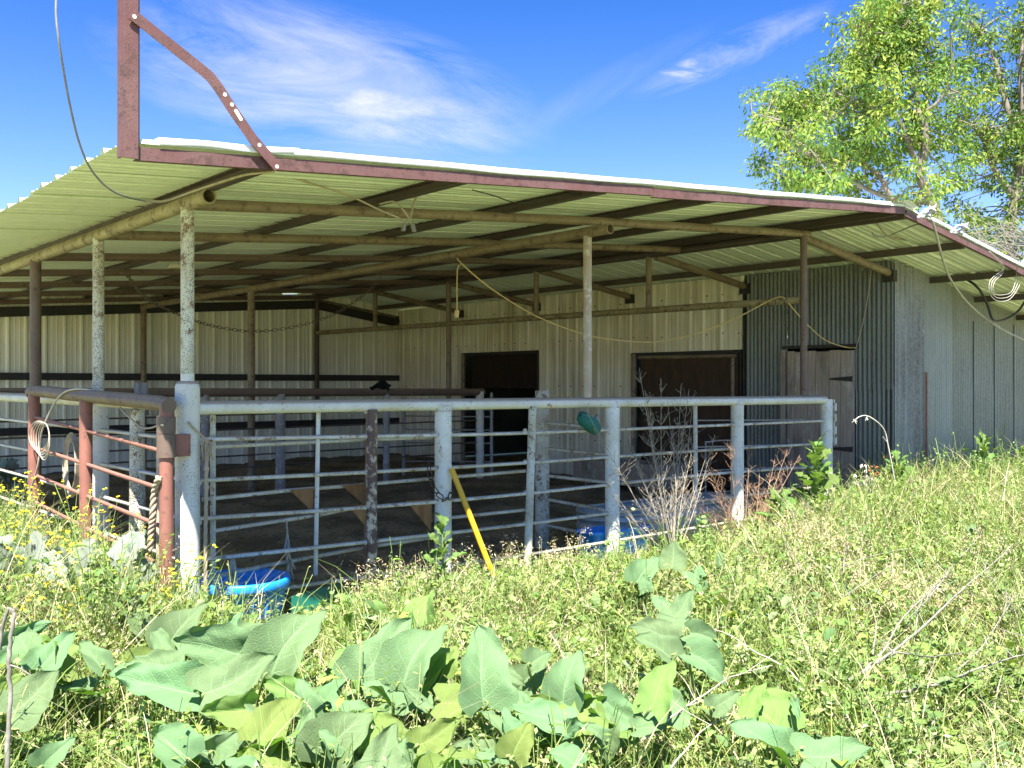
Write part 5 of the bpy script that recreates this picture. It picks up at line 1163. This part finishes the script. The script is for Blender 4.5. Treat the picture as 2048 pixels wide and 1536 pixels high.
def silver(foot, size, n, label, seed):
    r_ = random.Random(seed); t_ = thing('silver_weed', label, 'weed', foot, 'silvery leaved weeds at the left'); foot = Vector(foot)
    for k in range(n):
        az = k * 2.4 + r_.uniform(-.4, .4); el = r_.uniform(.3, 1.2); d = Vector((math.cos(az) * math.cos(el), math.sin(az) * math.cos(el), math.sin(el))); L_ = size * r_.uniform(.6, 1.1)
        b = foot + d * .05 + Vector((0, 0, .20 + .32 * r_.random())); o = put_leaf(t_, LS[k % 3], b, b + d * L_, Vector((-.3, -.5, 1)) + jit(.3), r_.uniform(-.5, .5), width=1.4)
    part('stem', MB().tube([foot, foot + Vector((0, 0, .5))], .012, 7), 'green_stem', t_)
LS = []
for me in LL:
    m2 = me.copy(); m2.materials.clear(); m2.materials.append(M['silver_leaf']); LS.append(m2)
silver(PZ(40, 1300, 0), .34, 20, 'silvery weed with crinkled leaves at the left edge above the gourd leaves', 1)
silver(PZ(150, 1330, 0), .32, 18, 'silvery weed between the yellow mustard and the left gourd leaves', 2)
silver(PZ(250, 1310, 0), .26, 14, 'silvery weed nearer the rusty gate, half under the mustard', 3)
silver(PZ(20, 1040, .0), .34, 14, 'silvery weed far back at the left edge beyond the mustard', 4)
# tall fine weed with white umbels
def umbel(foot, h, label, seed):
    r_ = random.Random(seed); t_ = thing('umbel_weed', label, 'weed', foot, 'fine branched weeds with tiny white flowers'); foot = Vector(foot); st, fl, lf = MB(), MB(), MB()
    for k in range(9):
        a = r_.uniform(0, 6.28); top = foot + Vector((math.cos(a) * h * .4 * r_.random(), math.sin(a) * h * .4 * r_.random(), h * r_.uniform(.6, 1.0))); P = curve([foot, foot.lerp(top, .5) + jit(.03), top], 4); st.tube(P, .0028, 5)
        for j in range(6):
            e = top + Vector((r_.uniform(-.06, .06), r_.uniform(-.06, .06), r_.uniform(.0, .06))); st.tube([P[6], e], .0014, 4)
            for _ in range(3): c = e + jit(.012); fl.add([c + Vector((.006, 0, 0)), c + Vector((0, .006, .002)), c - Vector((.006, 0, 0)), c - Vector((0, .006, -.002))], [(0, 1, 2, 3)])
        for j in range(14):
            p = P[r_.randint(1, 7)] + jit(.02); d = Vector((r_.uniform(-1, 1), r_.uniform(-1, 1), r_.uniform(-.2, .5))).normalized(); sd_ = d.cross(Vector((0, 0, 1))).normalized(); l_ = r_.uniform(.03, .07)
            lf.add([p, p + d * l_ * .5 + sd_ * l_ * .16, p + d * l_, p + d * l_ * .5 - sd_ * l_ * .16], [(0, 1, 2, 3)])
    part('stem', st, 'green_stem', t_); part('flowers', fl, 'husk', t_, stuff=True); part('leaves', lf, 'weed_leaf', t_, stuff=True)
for i, (u, v, y, h, lab) in enumerate([(1745, 985, -.6, .62, 'fine weed with tiny white flowers left of the bent dry stalk'), (1830, 985, -.7, .6, 'fine weed with tiny white flowers below the rusty corner strip'), (2035, 1000, -1.3, .5, 'fine weed with tiny white flowers at the right edge'), (1690, 1040, -.8, .5, 'fine weed in front of the fence end, right of the tall lettuce')]):
    p = PY(u, v, y); p.z = 0; umbel(p, h, lab, i + 5)
p = PX(45, 960, -.9); p.z = 0; umbel(p, 1.0, 'fine tall weed standing at the left edge before the side fence', 31)
# ------------------------------------------------------------------ dry branched weeds in front of the tank
def dry_bush(root, tips, m, label, seed, r0=.0055, nb=17):
    r_ = random.Random(seed); t_ = thing('dry_weed', label, 'dead weed', (root.x, root.y, 0), 'dead branched weeds before the stock tank'); main = MB(); tw = MB()
    for tip in tips:
        P = curve([Vector((root.x, root.y, 0)) + Vector((r_.uniform(-.03, .03), r_.uniform(-.03, .03), 0)), root.lerp(tip, .45) + Vector((r_.uniform(-.03, .03), r_.uniform(-.05, .05), -.03)), tip], 7); n = len(P)
        main.tube(P, [r0 * (1.05 - .8 * i / n) for i in range(n)], 6)
        for k in range(nb):
            i = r_.randint(4, n - 2); d = (P[i + 1] - P[i]).normalized(); L_ = r_.uniform(.10, .34) * (1.15 - i / n); o = Vector((r_.uniform(-1, 1), r_.uniform(-1, 1), r_.uniform(-.2, .3))).normalized()
            e = P[i] + (d * .8 + o * .62).normalized() * L_; Q = curve([P[i], P[i].lerp(e, .5) + o * L_ * .06, e + Vector((0, 0, L_ * .1))], 3); tw.tube(Q, [.0019] * (len(Q) - 1) + [.0008], 4)
            for j in range(3):
                b = Q[r_.randint(2, len(Q) - 1)]; e2 = b + (d * .6 + Vector((r_.uniform(-1, 1), r_.uniform(-1, 1), r_.uniform(-.1, .5)))).normalized() * r_.uniform(.03, .11); tw.tube([b, e2], [.0014, .0008], 4)
                tw.tube([e2, e2 + jit(.012)], [.0022, .0008], 4)
    part('main_stems', main, m, t_); part('twigs', tw, m, t_, stuff=True)
yb = -.22
r1 = PY(1348, 1150, yb); r1.z = .0
dry_bush(r1, [PY(u, v, yb + dy_) for u, v, dy_ in [(1278, 735, .05), (1322, 757, -.1), (1362, 768, .1), (1378, 778, 0), (1243, 835, .1), (1170, 818, -.1), (1300, 830, .12), (1430, 870, .05), (1395, 850, -.1), (1262, 900, .0), (1210, 960, 0), (1290, 780, -.05), (1335, 800, .08), (1385, 810, .05), (1410, 920, -.08), (1350, 880, .1)]], 'dead_twig', 'tall tan dead weed, the taller of two, in front of the stock tank', 3)
r2 = PY(1490, 1120, yb - .05); r2.z = 0
dry_bush(r2, [PY(u, v, yb + dy_) for u, v, dy_ in [(1400, 900, 0), (1420, 960, .1), (1460, 885, -.1), (1500, 880, .1), (1550, 920, 0), (1575, 900, -.1), (1555, 985, .1), (1600, 880 + 30, .0), (1440, 990, -.1), (1520, 930, .12), (1350, 960, .0)]], 'red_twig', 'reddish dead weed fanning out around the fourth fence post', 4)
r3 = PZ(1610, 1120, 0)
dry_bush(r3, [r3 + Vector((-.25, .1, .75)), r3 + Vector((-.1, -.1, .6)), r3 + Vector((.1, .15, .5))], 'dead_twig', 'thin dead weed leaning before the right end of the fence', 6, .004, 4)
# ------------------------------------------------------------------ dead branches lying in the grass at the right
def branch(paths, label, z0=.18, z1=.42, r=.008, seed=0, m='grey_branch', name='dead_branch'):
    r_ = random.Random(seed); t_ = thing(name, label, 'dead branch', PZ(*paths[0][0], 0), 'dead branches lying in the grass')
    for i, pl_ in enumerate(paths):
        n = len(pl_); P = curve([PZ(u + r_.uniform(-4, 4), v + r_.uniform(-4, 4), z0 + .13 + (z1 - z0) * k / max(1, n - 1)) + Vector((r_.uniform(-.008, .008), 0, r_.uniform(-.008, .008))) for k, (u, v) in enumerate(pl_)], 5)
        part('limb' if i == 0 else 'twig', MB().tube([p + jit(.0025) for p in P], [r * .78 * (1.0 if i == 0 else .7) * (1.1 - .75 * k / len(P)) for k in range(len(P))], 7), m, t_)
        if n > 3:
            for q_ in range(3):
                b_ = P[r_.randint(4, len(P) - 3)]; e_ = b_ + Vector((r_.uniform(-.10, .22), r_.uniform(-.08, .16), r_.uniform(.02, .12))); part('twig', MB().tube(curve([b_, b_.lerp(e_, .5) + jit(.012), e_], 4), [r * .3] * 5 + [r * .18] * 4, 5), m, t_)
branch([[(1698, 1357), (1757, 1325), (1833, 1270), (1921, 1186), (1994, 1116), (2030, 1087)], [(1724, 1339), (1771, 1292), (1804, 1233), (1859, 1178), (1914, 1116), (1946, 1083), (1968, 1054)], [(1900, 1128), (1890, 1150), (1850, 1205), (1815, 1240)], [(1757, 1325), (1800, 1312), (1860, 1314), (1925, 1308)], [(1994, 1116), (2005, 1100), (2010, 1088)]], 'largest pale grey dead branch, forked, sloping up to the right through the grass', .18, .40, .0105, 1)
branch([[(1771, 1381), (1848, 1372), (1914, 1350), (1976, 1335), (2060, 1302)], [(1917, 1342), (1968, 1284), (2016, 1211), (2060, 1165)], [(1954, 1094), (1976, 1146), (2016, 1200), (2041, 1255), (2052, 1290)]], 'pale dead branch crossing another at the right edge above the timber scraps', .18, .34, .0085, 2)
branch([[(1603, 1365), (1570, 1339), (1505, 1303), (1442, 1262), (1362, 1255)]], 'thin single dead stem arching down right of the gourd leaves', .25, .42, .006, 3, 'dead_twig')
branch([[(1285, 1482), (1355, 1430), (1410, 1387), (1464, 1361), (1540, 1326)], [(1340, 1540), (1400, 1470), (1450, 1432), (1500, 1412)], [(1366, 1420), (1395, 1410), (1440, 1398)]], 'thin pale dead twigs crossing the lower right gourd leaves', .30, .36, .006, 4, 'dead_twig')
branch([[(1685, 1146), (1689, 1091), (1687, 1043), (1683, 1012)], [(1689, 1115), (1703, 1075), (1710, 1035)], [(1687, 1193), (1738, 1160), (1793, 1120)], [(1672, 1142), (1731, 1120), (1811, 1098)]], 'upright forked dead stalk before the fence end', .20, .34, .0075, 5)
branch([[(1621, 1160), (1581, 1098), (1563, 1054)]], 'short white dead stalk left of the forked one', .15, .34, .006, 6)
branch([[(1746, 1310), (1753, 1248), (1744, 1200)]], 'short upright dead stick beside the largest dead branch', .18, .4, .006, 7)
branch([[(1729, 1037), (1758, 1008), (1811, 973), (1887, 967), (1946, 984), (1963, 1016)], [(1811, 973), (1860, 960), (1905, 945), (1925, 920)]], 'long arched drab stem in the weeds below the grey wall', .3, .55, .0075, 8, 'green_stem')
stalk = thing('bent_stalk', 'tall pale dry stalk bent over at the top before the corrugated wall', 'dry stalk', PY(1791, 1000, -.55))
sp_ = [PY(u, v, -.55) for u, v in [(1793, 1000), (1791, 973), (1785, 937), (1776, 891), (1770, 864), (1758, 847), (1735, 832), (1720, 833), (1711, 839)]]
part('stem', MB().tube(curve(sp_, 5), [.009] * 15 + [.0075] * 15 + [.005] * 11, 7), 'husk', stalk)
for (u, v) in ((1709, 841), (1733, 836)):
    hd = MB()
    for k in range(9): c = PY(u, v, -.55); hd.tube([c, c + jit(.03) + Vector((0, 0, -.012))], [.007, .002], 5)
    part('seed_head', hd, 'husk', stalk)
part('twig', MB().tube([PY(1774, 884, -.55), PY(1766, 874, -.56)], .004, 5), 'husk', stalk)
dl = thing('dead_thistle', 'clump of brown and white dead seed heads beside the bent stalk', 'dead weed', PY(1735, 1000, -.5))
for k in range(26):
    u, v = random.gauss(1740, 13), random.gauss(955, 18); c = PY(u, v, -.5 + random.uniform(-.08, .08)); hd = MB()
    for j in range(5): hd.tube([c, c + jit(.03)], [.012, .003], 5)
    part('seed_head', hd, 'red_leaf' if (u > 1738 and v < 958) else 'husk', dl)
stm = MB()
for k in range(6): stm.tube([PY(1740 + 4 * k - 10, 1010, -.5), PY(1735 + 3 * k - 6, 950, -.5)], .004, 5)
part('stem', stm, 'dead_twig', dl)
rl = thing('dead_dock', 'small rust-brown dead leaf cluster on a stalk by the fence end', 'dead weed', PY(1572, 1060, -.3))
stm = MB().tube(curve([PY(1585, 1080, -.3), PY(1570, 1040, -.3), PY(1562, 1012, -.3)], 4), .003, 5); part('stem', stm, 'red_twig', rl)
for k in range(7):
    c = PY(1570 + random.uniform(-8, 14), 1020 + random.uniform(-8, 6), -.3); part('leaf', MB().tube(curve([c, c + jit(.03), c + jit(.06)], 3), [.004, .009, .012, .010, .008, .004, .001], 5), 'red_leaf', rl)
stick = thing('dead_stick', 'grey split stick standing at the left edge of the foreground', 'stick', PD(14, 1600, 3.35))
part('stem', MB().tube([p + jit(.003) for p in curve([PD(8, 1620, 3.35), PD(13, 1535, 3.35), PD(20, 1404, 3.35), PD(17, 1311, 3.35), PD(27, 1240, 3.35), PD(20, 1214, 3.35)], 6)], [.009] * 10 + [.0075] * 10 + [.007] * 11, 8), 'grey_branch', stick)
part('fork', MB().tube(curve([PD(18, 1216, 3.35), PD(6, 1250, 3.36), PD(0, 1300, 3.38)], 4), .006, 7), 'grey_branch', stick)
part('twig', MB().tube(curve([PD(20, 1330, 3.35), PD(40, 1337, 3.35), PD(60, 1350, 3.36)], 3), .003, 5), 'grey_branch', stick)

# ------------------------------------------------------------------ trees beyond the barn
TL = np.array([[.09, .175, .03], [.13, .215, .04], [.18, .255, .05], [.24, .285, .05], [.065, .125, .028]])
def tree(label, D, limbs, blobs, n_cl, per, trunk_foot, seed, dark=1.0, thick=.16):
    r_ = random.Random(seed); g_ = np.random.default_rng(seed); t_ = thing('leafy_tree', label, 'tree', trunk_foot, 'trees behind the barn')
    tm = MB(); allp = []
    for li, (pl_, ra, rb2, dd) in enumerate(limbs):
        P = curve([PD(u, v, D - .9 + dd * k / max(1, len(pl_) - 1)) for k, (u, v) in enumerate(pl_)], 5)
        if li == 0: P = [Vector(trunk_foot)] + [Vector(trunk_foot).lerp(P[0], .5) + Vector((.1, 0, 0))] + P
        n = len(P); ra, rb2 = ra * .72, rb2 * .6; tm.tube(P, [ra + (rb2 - ra) * i / (n - 1) for i in range(n)], 9); allp += P[(2 if li == 0 else 0):]
    part('trunk', tm, 'bark', t_)
    A = np.array([float(b[2]) ** 2 for b in blobs]); A /= A.sum(); cents = []; tries = 0
    while len(cents) < n_cl and tries < n_cl * 12:
        tries += 1
        b = blobs[g_.choice(len(blobs), p=A)]; a = g_.uniform(0, 6.28); q_ = math.sqrt(g_.random()); u, v = b[0] + b[2] * q_ * math.cos(a), b[1] + b[2] * q_ * math.sin(a) * .85
        c = PD(u, v, D + g_.normal(0, 1.3))
        if mnoise.noise((c.x * .75, c.y * .75, c.z * .9)) > .10 or q_ > .93: cents.append(c)
    ap = np.array([tuple(p) for p in allp]); br_ = MB()
    for c in cents[::2]:
        d = np.linalg.norm(ap - np.array(c), axis=1); p = Vector(ap[d.argmin()])
        if d.min() < 3.2:
            mid_ = p.lerp(c, .5) + Vector((r_.uniform(-.2, .2), r_.uniform(-.2, .2), r_.uniform(-.05, .25))); br_.tube(curve([p, mid_, c], 3), [.022, .02, .017, .013, .011, .009, .006][:7], 5)
    part('branches', br_, 'bark', t_, stuff=True)
    cc = np.array([tuple(c) for c in cents]); n = len(cc) * per; ci = np.repeat(np.arange(len(cc)), per)
    off = g_.normal(size=(n, 3)); off /= np.linalg.norm(off, axis=1)[:, None]; rad = g_.random(n) ** .55 * (.18 + .16 * g_.random(len(cc)))[ci]; P = cc[ci] + off * rad[:, None] * np.array([1.25, 1.25, .8])
    d = off * .6 + g_.normal(0, .45, (n, 3)); d[:, 2] -= .55; d /= np.linalg.norm(d, axis=1)[:, None]; s_ = np.cross(d, g_.normal(size=(n, 3))); s_ /= np.linalg.norm(s_, axis=1)[:, None]
    l_ = g_.uniform(.06, .15, n)[:, None]; w_ = l_ * .19
    V = np.stack([P, P + d * l_ * .45 + s_ * w_, P + d * l_, P + d * l_ * .45 - s_ * w_], 1)
    tone = g_.integers(0, 5, len(cc))[ci]; c = TL[np.where(g_.random(n) < .55, tone, g_.integers(0, 5, n))] * g_.uniform(.8, 1.2, (n, 1)) * dark
    me = np_mesh('crown', V.reshape(-1, 3), [np.arange(n * 4).reshape(n, 4)], np.repeat(c[:, None], 4, 1).reshape(-1, 3), 'foliage'); o = link('crown', me, None, t_)
bl1 = [(1515, 220, 42), (1580, 190, 55), (1640, 205, 60), (1550, 265, 45), (1600, 290, 62), (1680, 150, 55), (1705, 95, 55), (1740, 60, 65), (1800, 50, 75), (1780, 140, 85), (1690, 250, 85), (1840, 110, 70), (1850, 220, 85), (1760, 250, 85), (1600, 345, 45), (1680, 340, 65), (1745, 355, 75), (1860, 330, 75), (1520, 320, 22), (1560, 372, 24), (1650, 385, 40), (1830, 410, 55), (1720, 410, 50), (1490, 200, 20), (1930, 170, 50), (1880, 20, 40), (1512, 345, 16)]
f1 = PD(1890, 900, 20.5); f1.z = 0
tree('nearer tree with an open pale green crown and grey limbs behind the barn roof', 20.5, [([(1890, 520), (1877, 439), (1856, 390), (1839, 345), (1851, 293), (1849, 247), (1838, 228)], .17, .085, 0), ([(1838, 228), (1833, 163), (1826, 65), (1800, 10)], .07, .025, .6), ([(1839, 230), (1872, 208), (1895, 176), (1903, 130), (1900, 60)], .06, .02, -.6), ([(1838, 338), (1817, 286), (1794, 234), (1774, 182), (1742, 130), (1720, 80)], .085, .022, -.5), ([(1856, 400), (1790, 404), (1758, 351), (1709, 325), (1628, 312), (1582, 270), (1508, 245)], .10, .018, .8), ([(1800, 405), (1725, 374), (1660, 329), (1600, 300), (1560, 240)], .07, .016, -1.), ([(1794, 234), (1740, 215), (1680, 190), (1630, 195)], .045, .014, .4), ([(1851, 293), (1800, 270), (1720, 225), (1660, 240)], .05, .014, -.6), ([(1720, 372), (1640, 372), (1560, 350), (1525, 330)], .03, .01, 0)], bl1, 500, 78, f1, 5)
bl2 = [(1990, 110, 85), (2000, 230, 105), (1955, 300, 85), (2030, 330, 85), (1920, 420, 60), (2050, 30, 60), (1960, 50, 40), (1970, 470, 55), (2040, 490, 65), (2100, 150, 120), (2110, 320, 120), (2100, 450, 90), (2180, 250, 120), (1930, 240, 60), (1965, 140, 60)]
f2 = PD(2020, 900, 24.5); f2.z = 0
tree('farther denser tree with a dark trunk at the right edge', 24.5, [([(2018, 560), (2015, 480), (2030, 400), (2040, 330), (2046, 240), (2040, 150), (2050, 40)], .22, .05, 0), ([(2030, 400), (1985, 330), (1960, 260), (1940, 250)], .13, .03, -.5), ([(2042, 300), (2010, 200), (1990, 120), (1960, 60)], .12, .03, .6), ([(1958, 262), (1930, 245), (1915, 240)], .05, .02, 0), ([(2040, 330), (2100, 250), (2150, 180)], .13, .04, 0)], bl2, 620, 62, f2, 9, .9)
# leafless bush
db = thing('bare_bush', 'leafless grey bush with curling twigs behind the right roof edge', 'bush', (lambda p: (p.x, p.y, 0))(PD(2040, 600, 17.0)))
mb_ = MB(); r_ = random.Random(4); roots = [(2046, 520), (2030, 540), (1975, 520), (2060, 500)]
for (u, v) in roots:
    p = PD(u, v, 17); part('trunk', MB().tube([Vector((p.x, p.y, 0)), p], [.06, .045], 7), 'grey_branch', db)
for k in range(80):
    ru, rv = r_.choice(roots); u, v = ru + r_.uniform(-10, 10), rv - r_.uniform(0, 40); an = r_.uniform(2.0, 4.2) if r_.random() < .75 else r_.uniform(1.0, 2.2); P = []; st_ = r_.uniform(14, 22); cv = r_.uniform(-.22, .22); dd = r_.uniform(-.6, .6)
    for j in range(r_.randint(5, 9)):
        P.append(PD(u, v, 17 + dd * j / 6)); u += st_ * math.cos(an); v -= st_ * abs(math.sin(an)) * .8 if j < 4 else st_ * math.sin(an) * .4; an += cv
    mb_.tube(curve(P, 3), [.0075 * (1.15 - i / (3 * (len(P) - 1) + 1)) for i in range(3 * (len(P) - 1) + 1)], 5)
part('twigs', mb_, 'grey_branch', db, stuff=True)
